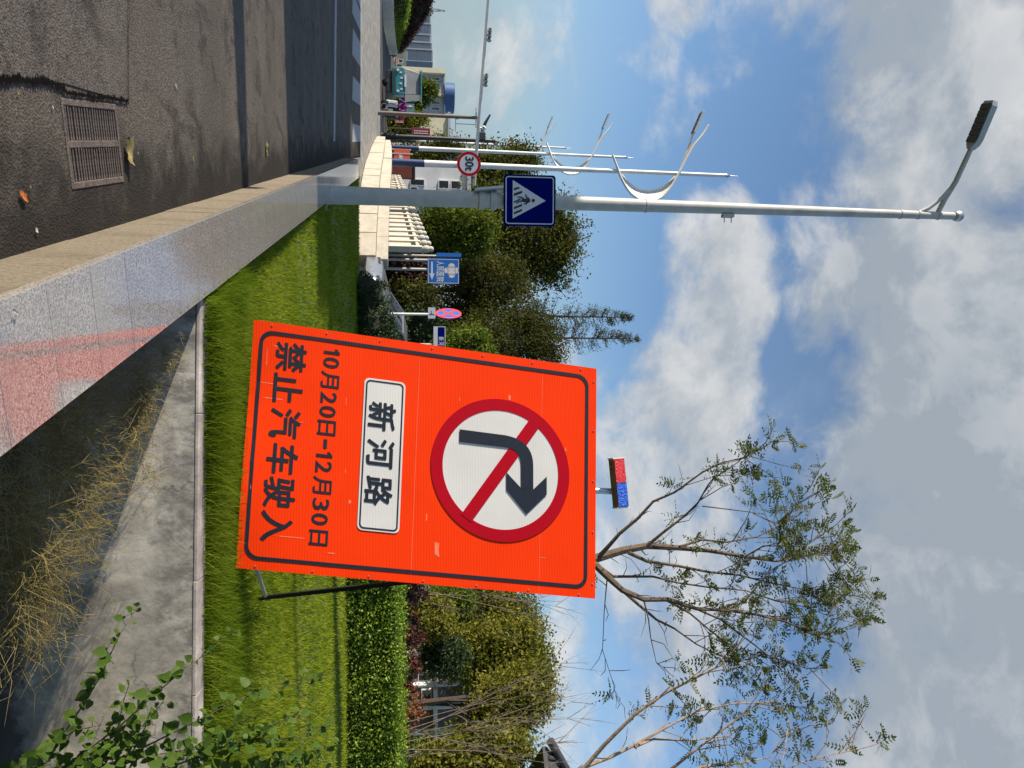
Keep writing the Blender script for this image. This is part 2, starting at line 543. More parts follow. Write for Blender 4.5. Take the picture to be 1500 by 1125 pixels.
class MB:
    def __init__(self):
        self.v, self.f = [], []

    def add(self, vs, fs):
        o = len(self.v)
        self.v += [tuple(x) for x in vs]
        self.f += [tuple(i + o for i in q) for q in fs]
        return self

    def box(self, c, s, rz=0.0, frame=None):
        """box with centre c, full size s; frame = three axes"""
        if frame is None:
            cz, sz = math.cos(rz), math.sin(rz)
            frame = (Vector((cz, sz, 0)), Vector((-sz, cz, 0)), Vector((0, 0, 1)))
        c = Vector(c)
        vs = [c + frame[0] * (x * s[0] / 2) + frame[1] * (y * s[1] / 2) + frame[2] * (z * s[2] / 2)
              for x in (-1, 1) for y in (-1, 1) for z in (-1, 1)]
        return self.add(vs, [(0, 1, 3, 2), (4, 6, 7, 5), (0, 4, 5, 1), (2, 3, 7, 6), (0, 2, 6, 4), (1, 5, 7, 3)])

    def tube(self, pts, rad, n=8, cap=True):
        pts = [Vector(p) for p in pts]
        if isinstance(rad, (int, float)):
            rad = [rad] * len(pts)
        vs, fs = [], []
        prev = None
        for i, p in enumerate(pts):
            a = pts[max(i - 1, 0)]
            b = pts[min(i + 1, len(pts) - 1)]
            d = (b - a)
            d = d.normalized() if d.length > 1e-9 else Vector((0, 0, 1))
            if prev is None:
                u = d.orthogonal().normalized()
            else:
                u = (prev - d * prev.dot(d))
                u = u.normalized() if u.length > 1e-6 else d.orthogonal().normalized()
            prev = u
            w = d.cross(u)
            for k in range(n):
                an = 2 * math.pi * k / n
                vs.append(p + (u * math.cos(an) + w * math.sin(an)) * rad[i])
        for i in range(len(pts) - 1):
            for k in range(n):
                k2 = (k + 1) % n
                fs.append((i * n + k, i * n + k2, (i + 1) * n + k2, (i + 1) * n + k))
        if cap:
            fs.append(tuple(range(n - 1, -1, -1)))
            fs.append(tuple((len(pts) - 1) * n + k for k in range(n)))
        return self.add(vs, fs)

    def lathe(self, c, prof, n=12):
        c = Vector(c)
        vs, fs = [], []
        for (r, z) in prof:
            for k in range(n):
                a = 2 * math.pi * k / n
                vs.append(c + Vector((r * math.cos(a), r * math.sin(a), z)))
        for i in range(len(prof) - 1):
            for k in range(n):
                k2 = (k + 1) % n
                fs.append((i * n + k, i * n + k2, (i + 1) * n + k2, (i + 1) * n + k))
        fs.append(tuple(range(n - 1, -1, -1)))
        fs.append(tuple((len(prof) - 1) * n + k for k in range(n)))
        return self.add(vs, fs)

    def prism(self, poly, f, d0, d1):
        """poly of (a, b); f(a, b, d) gives the point"""
        n = len(poly)
        vs = [f(a, b, d0) for a, b in poly] + [f(a, b, d1) for a, b in poly]
        fs = [tuple(range(n)), tuple(range(2 * n - 1, n - 1, -1))]
        fs += [(i, (i + 1) % n + 0, (i + 1) % n + n, i + n) for i in range(n)]
        return self.add(vs, fs)

    def ring(self, outer, inner, f, d0, d1):
        n = len(outer)
        vs = [f(*p, d0) for p in outer] + [f(*p, d0) for p in inner] + [f(*p, d1) for p in outer] + [f(*p, d1) for p in inner]
        fs = []
        for i in range(n):
            j = (i + 1) % n
            fs += [(i, j, n + j, n + i), (2 * n + i, 3 * n + i, 3 * n + j, 2 * n + j), (i, 2 * n + i, 2 * n + j, j), (n + i, n + j, 3 * n + j, 3 * n + i)]
        return self.add(vs, fs)

    def mesh(self, name, m, smooth=False):
        me = bpy.data.meshes.new(name)
        me.from_pydata(self.v, [], self.f)
        if m is not None:
            me.materials.append(m)
        import bmesh
        bm = bmesh.new()
        bm.from_mesh(me)
        bmesh.ops.recalc_face_normals(bm, faces=bm.faces)
        bm.to_mesh(me)
        bm.free()
        if smooth:
            me.shade_smooth()
            try:
                me.set_sharp_from_angle(angle=R(40))
            except Exception:
                pass
        return me

    def build(self, name, m, parent=None, smooth=False, bevel=0.0):
        return link(name, self.mesh(name, m, smooth), parent, bevel)


def link(name, me, parent=None, bevel=0.0):
    o = bpy.data.objects.new(name, me)
    COL.objects.link(o)
    if parent is not None:
        # geometry is written in world coordinates: keep it there
        o.parent = parent
        loc = Vector((0, 0, 0))
        q = parent
        while q is not None:
            loc += q.location
            q = q.parent
        o.location = -loc
    if bevel:
        b = o.modifiers.new('bevel', 'BEVEL')
        b.width = bevel
        b.segments = 2
        b.limit_method = 'ANGLE'
    return o


def tag(o, label=None, cat=None, group=None, kind=None):
    if label:
        o['label'] = label
    if cat:
        o['category'] = cat
    if group:
        o['group'] = group
    if kind:
        o['kind'] = kind
    return o


def empty(name, loc, label, cat, group=None):
    o = bpy.data.objects.new(name, None)
    o.empty_display_size = .2
    o.location = loc
    COL.objects.link(o)
    return tag(o, label, cat, group)


def np_mesh(name, V, F, m):
    """V (n,3), F (k, 3 or 4) arrays"""
    me = bpy.data.meshes.new(name)
    V = np.ascontiguousarray(V, dtype=np.float32)
    F = np.ascontiguousarray(F, dtype=np.int32)
    k = F.shape[1]
    me.vertices.add(len(V))
    me.vertices.foreach_set('co', V.ravel())
    me.loops.add(F.size)
    me.loops.foreach_set('vertex_index', F.ravel())
    me.polygons.add(len(F))
    me.polygons.foreach_set('loop_start', np.arange(len(F), dtype=np.int32) * k)
    me.polygons.foreach_set('loop_total', np.full(len(F), k, dtype=np.int32))
    me.update(calc_edges=True)
    me.materials.append(m)
    return me


def unit(a):
    return a / (np.linalg.norm(a, axis=1, keepdims=True) + 1e-9)


def leaf_quads(C, T, Nn, L, W):
    """one pointed leaf per row: C centre, T along, Nn normal, L length, W width"""
    n = len(C)
    T = unit(T)
    B = unit(np.cross(Nn, T))
    L = np.broadcast_to(np.asarray(L, float).reshape(-1, 1), (n, 1))
    W = np.broadcast_to(np.asarray(W, float).reshape(-1, 1), (n, 1))
    V = np.stack([C - T * L / 2, C + B * W / 2 - T * L * .05, C + T * L / 2, C - B * W / 2 - T * L * .05], 1).reshape(-1, 3)
    F = np.arange(4 * n).reshape(-1, 4)
    return V, F


def leaf_cloud(name, cen, spread, per, size, m, parent=None, aspect=.55, up=.3, rng=RNG):
    cen = np.repeat(np.asarray(cen, float), per, axis=0)
    spread = np.asarray(spread, float)
    if spread.ndim and len(spread) == len(cen) // per:
        spread = np.repeat(spread, per).reshape(-1, 1)
    off = rng.normal(0, 1, cen.shape)
    C = cen + off * spread * .6
    T = rng.normal(0, 1, cen.shape)
    Nn = rng.normal(0, 1, cen.shape) + off * .6 + np.array([0, 0, up])
    s = size * rng.uniform(.6, 1.35, len(C))
    V, F = leaf_quads(C, T, Nn, s, s * aspect)
    return link(name, np_mesh(name, V, F, m), parent)


def ell_clumps(ells, n, rng=RNG, shell=(.55, 1.02), cut=None):
    """clump centres spread through the outer part of a set of ellipsoids (cx,cy,cz,rx,ry,rz)"""
    out = []
    vol = np.array([e[3] * e[4] + e[4] * e[5] + e[3] * e[5] for e in ells])
    for e, k in zip(ells, (n * vol / vol.sum()).astype(int) + 1):
        d = unit(rng.normal(0, 1, (k, 3)))
        r = rng.uniform(shell[0] ** 2, shell[1] ** 2, (k, 1)) ** .5
        r *= 1 + .16 * np.sin(d[:, :1] * 5 + e[0]) * np.cos(d[:, 2:3] * 6 + d[:, 1:2] * 4)
        out.append(np.array(e[:3]) + d * r * np.array(e[3:]))
    return np.concatenate(out)


def tree(name, label, cat, group, base, ells, m, n_cl=140, per=60, cl=.45, size=.11, tr=.14, bark='bark_dark', aspect=.55, limbs=7, shell=(.55, 1.02), core=.62):
    base = Vector(base)
    root = empty(name, base, label, cat, group)
    top = max(ells, key=lambda e: e[2] + e[5] * .3)
    tc = Vector(top[:3])
    mb = MB()
    pts = [base + (tc - base) * k / 6 + Vector((random.uniform(-1, 1), random.uniform(-1, 1), 0)) * .05 * (k > 0) for k in range(7)]
    mb.tube(pts, [tr * (1 - .75 * k / 6) for k in range(7)], 7)
    cen = ell_clumps(ells, n_cl, shell=shell)
    if core < .85 and len(ells) > 1:
        # stray shoots break the outline
        cen = np.concatenate([cen, ell_clumps(ells, n_cl // 9, shell=(1.0, 1.16))])
    for i in range(limbs):
        e = Vector(cen[random.randrange(len(cen))])
        s = pts[random.randint(2, 5)]
        mid = s.lerp(e, .5) + Vector((0, 0, .12 * (e - s).length))
        mb.tube([s, mid, e], [tr * .38, tr * .22, tr * .07], 5)
    mb.build('trunk', M[bark], root, True)
    c = leaf_cloud('crown', cen, RNG.uniform(.6, 1.3, len(cen)) * cl, per, size, m, root, aspect)
    c['kind'] = 'stuff'
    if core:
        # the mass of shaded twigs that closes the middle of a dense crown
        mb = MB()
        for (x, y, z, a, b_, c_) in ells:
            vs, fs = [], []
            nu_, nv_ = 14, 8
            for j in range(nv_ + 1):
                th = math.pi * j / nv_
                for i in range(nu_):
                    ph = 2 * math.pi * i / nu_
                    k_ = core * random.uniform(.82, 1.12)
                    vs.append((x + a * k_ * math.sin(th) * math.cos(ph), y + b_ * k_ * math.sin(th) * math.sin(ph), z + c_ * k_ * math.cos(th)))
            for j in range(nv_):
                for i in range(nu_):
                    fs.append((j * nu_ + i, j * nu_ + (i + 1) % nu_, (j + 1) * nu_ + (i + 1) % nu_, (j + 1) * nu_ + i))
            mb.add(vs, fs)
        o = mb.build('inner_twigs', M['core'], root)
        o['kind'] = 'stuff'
    return root


_glyph = {}


def text_mesh(s, bold):
    key = (s, bold)
    if key not in _glyph:
        c = bpy.data.curves.new('lettering', 'FONT')
        c.body = s
        c.offset = bold
        c.resolution_u = 5
        o = bpy.data.objects.new('lettering', c)
        COL.objects.link(o)
        dg = bpy.context.evaluated_depsgraph_get()
        me = bpy.data.meshes.new_from_object(o.evaluated_get(dg))
        V = np.array([v.co[:] for v in me.vertices])
        F = [tuple(p.vertices) for p in me.polygons]
        bpy.data.objects.remove(o)
        bpy.data.curves.remove(c)
        bpy.data.meshes.remove(me)
        _glyph[key] = (V, F)
    return _glyph[key]


def lettering(s, rect, f, d, m, parent, bold=.02, name='lettering', shear=0.0):
    """flat print of s stretched into rect (a0, a1, b0, b1) on the surface f(a, b, d)"""
    V, F = text_mesh(s, 0.0)
    lo, hi = V.min(0) - bold, V.max(0) + bold
    a0, a1, b0, b1 = rect
    mb = MB()
    # the face is heavier than the font: overlay shifted copies, each a hair above the last
    for i in range(9):
        ox = bold * math.cos(i * math.pi / 4) if i else 0.0
        oy = bold * math.sin(i * math.pi / 4) if i else 0.0
        out = []
        for x, y, _ in V:
            u = (x + ox - lo[0]) / (hi[0] - lo[0])
            w = (y + oy - lo[1]) / (hi[1] - lo[1])
            out.append(f(a0 + u * (a1 - a0), b0 + w * (b1 - b0) + shear * u, d + i * .0001))
        mb.add(out, F)
    me = bpy.data.meshes.new(name)
    me.from_pydata(mb.v, [], mb.f)
    me.materials.append(m)
    return link(name, me, parent)


def rrect(a0, a1, b0, b1, r, n=6):
    out = []
    for cx, cy, s in ((a1 - r, b1 - r, 0), (a0 + r, b1 - r, 90), (a0 + r, b0 + r, 180), (a1 - r, b0 + r, 270)):
        for k in range(n + 1):
            a = R(s + 90 * k / n)
            out.append((cx + r * math.cos(a), cy + r * math.sin(a)))
    return out


def circ(cx, cy, rx, ry, n=64):
    return [(cx + rx * math.cos(2 * math.pi * k / n), cy + ry * math.sin(2 * math.pi * k / n)) for k in range(n)]


def plane_f(o, ax, up):
    """surface function: a along ax, b along up, d towards the viewer (ax x up)"""
    o, ax, up = Vector(o), Vector(ax).normalized(), Vector(up).normalized()
    nn = ax.cross(up)
    return lambda a, b, d=0.0: o + ax * a + up * b + nn * d


def at(s, r, z=0.0):
    return DV * s + RN * r + Vector((0, 0, z))


# ------------------------------------------------------------------ ground
def sheet(name, pts, m, z=None, kind='structure', parent=None):
    mb = MB()
    mb.add(pts, [tuple(range(len(pts)))])
    o = mb.build(name, m, parent)
    if kind:
        o['kind'] = kind
    return o


def grid_sheet(name, x0, x1, y0, y1, nx, ny, zf, m, keep=None):
    mb = MB()
    vs = [(x0 + (x1 - x0) * i / nx, y0 + (y1 - y0) * j / ny) for j in range(ny + 1) for i in range(nx + 1)]
    vs = [(x, y, zf(x, y)) for x, y in vs]
    fs = []
    for j in range(ny):
        for i in range(nx):
            q = (j * (nx + 1) + i, j * (nx + 1) + i + 1, (j + 1) * (nx + 1) + i + 1, (j + 1) * (nx + 1) + i)
            cx = sum(vs[k][0] for k in q) / 4
            cy = sum(vs[k][1] for k in q) / 4
            if keep is None or keep(cx, cy):
                fs.append(q)
    mb.add(vs, fs)
    o = mb.build(name, m, None, True)
    o['kind'] = 'structure'
    return o


WALL_R0, WALL_R1, WALL_H = .49, .915, .35
S_END = 18.9
Y_CW = 4.47                      # face of the concrete retaining wall

# distant terrain well below everything else, out to the horizon
tz = -1.3
sheet('terrain', [(-3000, -400, tz), (3000, -400, tz), (3000, 4000, tz), (-3000, 4000, tz)], M['terrain'])
# carriageway, left of the low wall, then the open junction beyond it
S_G, R_G, GL, GW = 4.05, .085, .66, .39


def road_sheet():
    import bmesh
    bm = bmesh.new()
    es = []
    for loop in ([at(-6, WALL_R0 + .05), at(24.0, WALL_R0 + .05), (-7.3, 24.6, 0), (-40, 24.6, 0), (-40, -6, 0)],
                 [at(S_G + a * (GL / 2 - .01), R_G + b * (GW / 2 - .01)) for a, b in ((-1, -1), (-1, 1), (1, 1), (1, -1))]):
        vs = [bm.verts.new(p) for p in loop]
        es += [bm.edges.new((a, b)) for a, b in zip(vs, vs[1:] + vs[:1])]
    bmesh.ops.triangle_fill(bm, use_beauty=True, edges=es, normal=(0, 0, 1))
    me = bpy.data.meshes.new('road')
    bm.to_mesh(me)
    bm.free()
    me.materials.append(M['asphalt'])
    return tag(link('road', me), kind='structure')


road = road_sheet()
sheet('cross_street', [(-70, 24.6, .0), (-7.3, 24.6, 0), at(S_END + 1.3, WALL_R0 + .05), (-3.0, 19.4, .0), (8, 19.4, .0), (8, 42, 0), (-70, 42, 0)], M['street_concrete'])
sheet('far_road', [(-120, 42, .0), (30, 42, .0), (30, 400, 0), (-120, 400, 0)], M['asphalt_far'])
sheet('road_edge', [(8, 19.4, -.004), (60, 19.4, -.004), (60, 42, -.004), (8, 42, -.004)], M['soil'])
# patch of newer asphalt and the ragged tar crack that bounds it
sheet('road_patch', [G(-60, 0, .004), G(-60, 112, .004), G(95, 122, .004), G(180, 147, .004), G(185, 0, .004), G(185, -200, .004), G(-60, -200, .004)], M['asphalt_patch'])


def ragged_strip(name, path, w, z, m):
    mb = MB()
    pts = [Vector(p) for p in path]
    fine = []
    for a, b in zip(pts, pts[1:]):
        for k in range(26):
            fine.append(a.lerp(b, k / 26))
    fine.append(pts[-1])
    vs = []
    for i, p in enumerate(fine):
        d = (fine[min(i + 1, len(fine) - 1)] - fine[max(i - 1, 0)]).normalized()
        n = Vector((-d.y, d.x, 0))
        vs += [p + n * w * random.uniform(.15, 1.0), p - n * w * random.uniform(.15, 1.0)]
    vs = [(v.x, v.y, z) for v in vs]
    mb.add(vs, [(2 * i, 2 * i + 1, 2 * i + 3, 2 * i + 2) for i in range(len(fine) - 1)])
    return mb.build(name, m)


ragged_strip('road_crack', [G(-40, 112), G(5, 117), G(20, 113), G(45, 119), G(60, 116), G(78, 123), G(93, 130)], .024, .008, M['crack'])['kind'] = 'structure'
ragged_strip('road_crack', [G(90, 130), G(98, 137), G(118, 138), G(140, 143), G(160, 143), G(186, 148)], .020, .0085, M['crack'])['kind'] = 'structure'
ragged_strip('road_crack', [G(186, 146), G(186, 80), G(187, 0), G(187, -80)], .006, .0082, M['crack'])['kind'] = 'structure'
# stop line and zebra stripes
sheet('stop_line', [G(496.5, -260, .004), G(491, 207, .004), G(488.5, 207, .004), G(493.5, -260, .004)], M['white_line'])
for (c0, c1) in ((-52, -22), (-12, 19), (41, 80), (111, 146), (181, 208)):
    cm = (c0 + c1) / 2
    x0 = G(517, c0, .004)
    x1 = G(516, c1, .004)
    far = DV * 4.6
    sheet('crosswalk_stripe', [x0, x1, x1 + far, x0 + far], M['white_line'], parent=road, kind=None)

# lawn behind the concrete wall, ditch in front of it


def lawn_z(x, y):
    return .275 + .025 * math.sin(x * 1.3) * math.cos(y * .9)


def right_of_wall(x, y):
    return x * RN.x + y * RN.y > WALL_R1 - .10


grid_sheet('lawn', -8, 40, Y_CW + .10, 19.4, 120, 60, lawn_z, M['lawn'], keep=lambda x, y: right_of_wall(x, y))
grid_sheet('ditch_bed', -1.5, 14, -4, Y_CW + .05, 60, 30, lambda x, y: -.78 + .08 * math.sin(x * 2.1 + y) + .05 * math.sin(y * 5 + x * 3), M['mud'])
grid_sheet('garden_ground', -30, 60, 42, 130, 4, 4, lambda x, y: -.02, M['soil'])

# grass blades


def grass(name, x0, x1, y0, y1, per_m2, h, w, m, lean=.35, extra=None):
    n = int((x1 - x0) * (y1 - y0) * per_m2)
    X = RNG.uniform(x0, x1, n)
    Y = RNG.uniform(y0, y1, n)
    k = (X * RN.x + Y * RN.y > WALL_R1 + .015)
    # only what the lens can take in
    k &= (np.abs(X) < Y * .60 + .8)
    if extra is not None:
        k &= extra(X, Y)
    X, Y = X[k], Y[k]
    n = len(X)
    Z = .27 + .025 * np.sin(X * 1.3) * np.cos(Y * .9)
    pn = .65 + .5 * np.sin(X * 2.3 + 1.7 * np.sin(Y * 1.9)) * np.cos(Y * 2.7 + X)
    H = h * RNG.uniform(.45, 1.25, n) * (.75 + .35 * pn)
    a = RNG.uniform(0, 2 * np.pi, n)
    b = np.stack([X, Y, Z], 1)
    side = np.stack([np.cos(a), np.sin(a), np.zeros(n)], 1) * (w * RNG.uniform(.6, 1.3, n))[:, None]
    la = RNG.uniform(0, 2 * np.pi, n)
    ld = np.stack([np.cos(la), np.sin(la), np.zeros(n)], 1) * (H * lean * RNG.uniform(.2, 1.5, n))[:, None]
    up = np.stack([np.zeros(n), np.zeros(n), H], 1)
    V = np.stack([b - side, b + side, b + side * .6 + up * .6 + ld * .4, b - side * .6 + up * .6 + ld * .4, b + up + ld], 1).reshape(-1, 3)
    i = np.arange(n)[:, None] * 5
    F = np.concatenate([i + np.array([[0, 1, 2]]), i + np.array([[0, 2, 3]]), i + np.array([[3, 2, 4]])])
    o = link(name, np_mesh(name, V, F, m))
    o['kind'] = 'stuff'
    return o


tag(grass('long_grass', -2.0, 4.2, Y_CW + .07, 5.50, 9500, .185, .0028, M['grass_long'], .5), 'long uncut grass along the top of the concrete wall', 'grass')
tag(grass('lawn_grass', -3.4, 6.0, 5.5, 8.6, 3200, .065, .0035, M['grass'], .6), 'sunlit mown lawn grass around the orange sign', 'grass')
tag(grass('lawn_grass', -5.0, 9.0, 8.6, 12.5, 1000, .065, .006, M['grass'], .6), 'mown lawn grass farther back around the grey lamp pole', 'grass')
tag(grass('lawn_grass', -6.5, 12, 12.5, 19.3, 380, .065, .010, M['grass'], .6), 'farthest mown lawn grass in front of the hedge and bush', 'grass')

# ------------------------------------------------------------------ low granite wall beside the road
lw = empty('low_wall', at(1, .7, 0), 'long low wall of polished granite slabs beside the road, dividing it from the lawn', 'wall')
step = .352
n_sl = int((S_END - .1) / step)
body = MB()
body.box(at(S_END / 2, (WALL_R0 + WALL_R1) / 2 + .004, -.28), (S_END - .02, WALL_R1 - WALL_R0 - .05, 1.16), frame=(DV, RN, Vector((0, 0, 1))))
body.build('wall_core', M['concrete'], lw)
sb = MB()
sb.box((0, 0, 0), (step - .0022, WALL_R1 - WALL_R0, .042), frame=(DV, RN, Vector((0, 0, 1))))
slab_me = sb.mesh('slab', M['granite'])
pb = MB()
pb.box((0, 0, 0), (step * 2 - .004, .028, .312), frame=(DV, RN, Vector((0, 0, 1))))
panel_me = pb.mesh('facing_stone', M['granite_rough'])
LWL = lw.location.copy()
for i in range(n_sl):
    o = link('slab', slab_me, lw, .0012)
    o.location = at(.1 + step * (i + .5), (WALL_R0 + WALL_R1) / 2 - .004, WALL_H - .021 + random.uniform(-.0004, .0004)) - LWL
    if i % 2 == 0:
        q = link('facing_stone', panel_me, lw, .004)
        q.location = at(.1 + step * (i + 1), WALL_R0 + .014 + random.uniform(-.002, .002), .148) - LWL

# ------------------------------------------------------------------ concrete retaining wall of the ditch


def CWY(x):
    return Y_CW - .040 * x * (1 if x < 4 else 4 / x)


rw = empty('retaining_wall', (2, Y_CW, 0), 'grey stained concrete ditch wall with a thin pale coping under the grass', 'wall')
x_l = (WALL_R1 - .02 - Y_CW * RN.y) / RN.x
mb = MB()
nx, nz = 60, 12
vs, fs = [], []
for j in range(nz + 1):
    for i in range(nx + 1):
        x = x_l + (13 - x_l) * i / nx
        z = -.95 + (1.255) * j / nz
        vs.append((x, CWY(x) - .06 * (1 - j / nz) + .004 * math.sin(x * 2.3 + j) * math.sin(j * 1.7), z))
for j in range(nz):
    for i in range(nx):
        fs.append((j * (nx + 1) + i, j * (nx + 1) + i + 1, (j + 1) * (nx + 1) + i + 1, (j + 1) * (nx + 1) + i))
mb.add(vs, fs)
mb.add([(x_l, CWY(x_l) + .002, .305), (13, CWY(13) + .002, .305), (13, Y_CW + .25, .305), (x_l, Y_CW + .25, .305)], [(0, 1, 2, 3)])
mb.build('wall_face', M['ditch_concrete'], rw)
mb = MB()
x = x_l + .01
while x < 13:
    L = random.uniform(.5, 1.0)
    j = random.uniform(-.004, .004)
    mb.box((x + L / 2, CWY(x + L / 2) + .083 + j * .3, .318 + j * .2), (L + .002, .17, .024), -.04)
    x += L
cpo = mb.build('coping', M['coping'], rw, False, .006)

# ------------------------------------------------------------------ drain grate in the road
gr = empty('drain_grate', at(S_G, R_G, 0), 'rusty iron drain grate with two rows of slots set in the road', 'grate')
FR = (DV, RN, Vector((0, 0, 1)))
for s in (-1, 1):
    mb = MB()
    mb.box(at(S_G, R_G + s * (GW / 2 - .015), -.006), (GL, .03, .02), frame=FR)
    mb.build('frame_side', M['iron'], gr, False, .003)
    mb = MB()
    mb.box(at(S_G + s * (GL / 2 - .012), R_G, -.006), (.024, GW - .06, .02), frame=FR)
    mb.build('frame_end', M['iron'], gr, False, .003)
mb = MB()
mb.box(at(S_G, R_G, -.006), (GL - .048, .032, .018), frame=FR)
mb.build('centre_rib', M['iron'], gr, False, .003)
for k in (-1, 1):
    mb = MB()
    mb.box(at(S_G - .01, R_G + k * (GW / 4 - .007), -.009), (.014, GW / 2 - .048, .0165), frame=FR)
    mb.build('cross_rib', M['iron'], gr, False, .003)
mb = MB()
mb.box(at(S_G, R_G, -.26), (GL - .004, GW - .004, .30), frame=FR)
mb.build('pit', M['pit'], gr)
mb = MB()
mb.box((0, 0, 0), (.0150, GW / 2 - .046, .014), frame=FR)
bar_me = mb.mesh('bar', M['iron'])
nb = 20
for i in range(nb):
    s = S_G - GL / 2 + .024 + (GL - .048) * (i + .5) / nb
    if abs(s - (S_G - .01)) < .02:
        continue
    for k in (-1, 1):
        o = link('bar', bar_me, gr, .002)
        o.location = at(s, R_G + k * (GW / 4 - .007), -.006 + random.uniform(-.0015, .001)) - gr.location
        o.rotation_euler.z = random.uniform(-.01, .01)

# litter on the road


def crumpled(name, c, size, m, seed, h=.5):
    rnd = random.Random(seed)
    mb = MB()
    n = 5
    vs = []
    for j in range(n + 1):
        for i in range(n + 1):
            u, v = i / n - .5, j / n - .5
            edge = 1 - .35 * (abs(u) + abs(v)) * rnd.random()
            vs.append((c.x + u * size[0] * edge + v * size[1] * .2, c.y + v * size[1] * edge, c.z + .006 + h * size[0] * (.35 * rnd.random() + .5 * abs(u))))
    fs = [(j * (n + 1) + i, j * (n + 1) + i + 1, (j + 1) * (n + 1) + i + 1, (j + 1) * (n + 1) + i) for j in range(n) for i in range(n)]
    mb.add(vs, fs)
    return mb.build(name, m, None, True)


tag(crumpled('dry_leaf', G(185, 222), (.15, .10), M['dry_leaf'], 2, .35), 'curled yellowish dry leaf lying against the drain grate', 'leaf')
tag(crumpled('fruit_peel', G(31, 287), (.035, .06), M['peel'], 3, .4), 'small orange scrap of peel on the dark gutter', 'litter')
tag(crumpled('dry_leaf', G(389, 218), (.14, .08), M['dry_leaf'], 4, .3), 'small dry leaf between the narrow shadow and the big shadow on the road', 'leaf')
tag(crumpled('paper_scrap', G(256, 125), (.02, .04), M['paper'], 5, .4), 'tiny pale paper scrap on open asphalt beyond the grate', 'litter')
tag(crumpled('dry_leaf', G(281, 231), (.04, .03), M['dry_leaf'], 6, .4), 'tiny dark curled leaf near the gutter before the narrow shadow', 'leaf')
tag(crumpled('paper_scrap', G(51, 337), (.02, .02), M['paper'], 7, .4), 'tiny pale speck of paper in the gutter close to the wall', 'litter')
tag(crumpled('cigarette_end', G(18, 457, WALL_H), (.012, .03), M['paper'], 8, .8), 'pale cigarette end lying on top of the granite wall', 'litter')
rl = random.Random(12)
for k in range(7):
    q = G(rl.uniform(20, 400), rl.uniform(20, 330))
    if q.dot(RN) > .47 or (abs(q.dot(DV) - S_G) < .36 and abs(q.dot(RN) - R_G) < .22):
        continue
    tag(crumpled('leaf_crumb', q, (rl.uniform(.008, .018), rl.uniform(.008, .016)), M['dry_leaf'] if k % 3 else M['paper'], 40 + k, .3),
        'tiny leaf crumb scattered on the asphalt', 'litter', 'leaf crumbs scattered on the road')

# ------------------------------------------------------------------ the orange sign
SW, SH, SK = 1.647, 2.43, .084
SBL = Vector((-.438, 5.293, .467))
E1 = Vector((.98897, -.14202, -.04206))
E2 = Vector((.05068, .05763, .99705))
EN = E1.cross(E2)                                  # towards the camera


def S(u, v, d=0.0):
    w = max(0.0, .55 - v)
    bow = -.02 * math.sin(min(1, max(0, u / SW)) * math.pi * 2.2) * (w / .55) ** 1.5
    return SBL + E1 * u + E2 * v + EN * (d + bow)


def Sk(u, v, d=0.0):
    return S(u + SK * v, v, d)


sign = empty('roadworks_sign', SBL + E1 * SW * .5 - Vector((0, 0, .15)),
             'large orange board forbidding cars to turn right, leaning back on the lawn', 'road sign')
mb = MB()
nu, nv = 16, 24
vs, fs = [], []
for side in (0, 1):
    for j in range(nv + 1):
        for i in range(nu + 1):
            vs.append(Sk(SW * i / nu, SH * j / nv, -.012 * side))
q0 = (nu + 1) * (nv + 1)
for j in range(nv):
    for i in range(nu):
        a = j * (nu + 1) + i
        fs.append((a, a + 1, a + nu + 2, a + nu + 1))
        fs.append((q0 + a, q0 + a + nu + 1, q0 + a + nu + 2, q0 + a + 1))
rim = [i for i in range(nu + 1)] + [j * (nu + 1) + nu for j in range(1, nv + 1)] + [nv * (nu + 1) + i for i in range(nu - 1, -1, -1)] + [j * (nu + 1) for j in range(nv - 1, 0, -1)]
for a, b in zip(rim, rim[1:] + rim[:1]):
    fs.append((a, q0 + a, q0 + b, b))
mb.add(vs, fs)
pan = mb.build('panel', M['orange'], sign, True)


def flat(name, polys, d, m, f=Sk, parent=sign):
    """thin print: each poly (outer, inner) ring or plain polygon, 2 mm thick"""
    mb = MB()
    for p in polys:
        if isinstance(p, tuple):
            mb.ring(p[0], p[1], f, d, d + .0015)
        else:
            mb.prism(p, f, d, d + .0015)
    return mb.build(name, m, parent)


def dense(poly, n=6):
    out = []
    for (a, b), (c, e) in zip(poly, poly[1:] + poly[:1]):
        for k in range(n):
            out.append((a + (c - a) * k / n, b + (e - b) * k / n))
    return out


bo = dense(rrect(.060, SW - .062, .045, SH - .060, .085), 5)
bi = dense(rrect(.060 + .024, SW - .062 - .024, .045 + .024, SH - .060 - .024, .066), 5)
flat('border_line', [(bo, bi)], .002, M['sign_black'])
# prohibition disc
CC = (.819, 1.732)
flat('disc', [circ(*CC, .425, .425, 96)], .002, M['sign_white'])
flat('red_ring', [(circ(*CC, .498, .498, 96), circ(*CC, .415, .415, 96))], .004, M['sign_red'])
sl_ = [(.61, 1.924), (.66, 1.998), (1.309, 1.545), (1.256, 1.474)]
dx, dy = sl_[3][0] - sl_[0][0], sl_[3][1] - sl_[0][1]
e = .035
sl2 = [(sl_[0][0] - dx * e, sl_[0][1] - dy * e), (sl_[1][0] - dx * e, sl_[1][1] - dy * e), (sl_[2][0] + dx * e, sl_[2][1] + dy * e), (sl_[3][0] + dx * e, sl_[3][1] + dy * e)]
flat('red_bar', [sl2], .0062, M['sign_red'], S)


def bez(a, b, c, n=10):
    return [((1 - t) ** 2 * a[0] + 2 * t * (1 - t) * b[0] + t * t * c[0], (1 - t) ** 2 * a[1] + 2 * t * (1 - t) * b[1] + t * t * c[1]) for t in [k / n for k in range(n + 1)]]


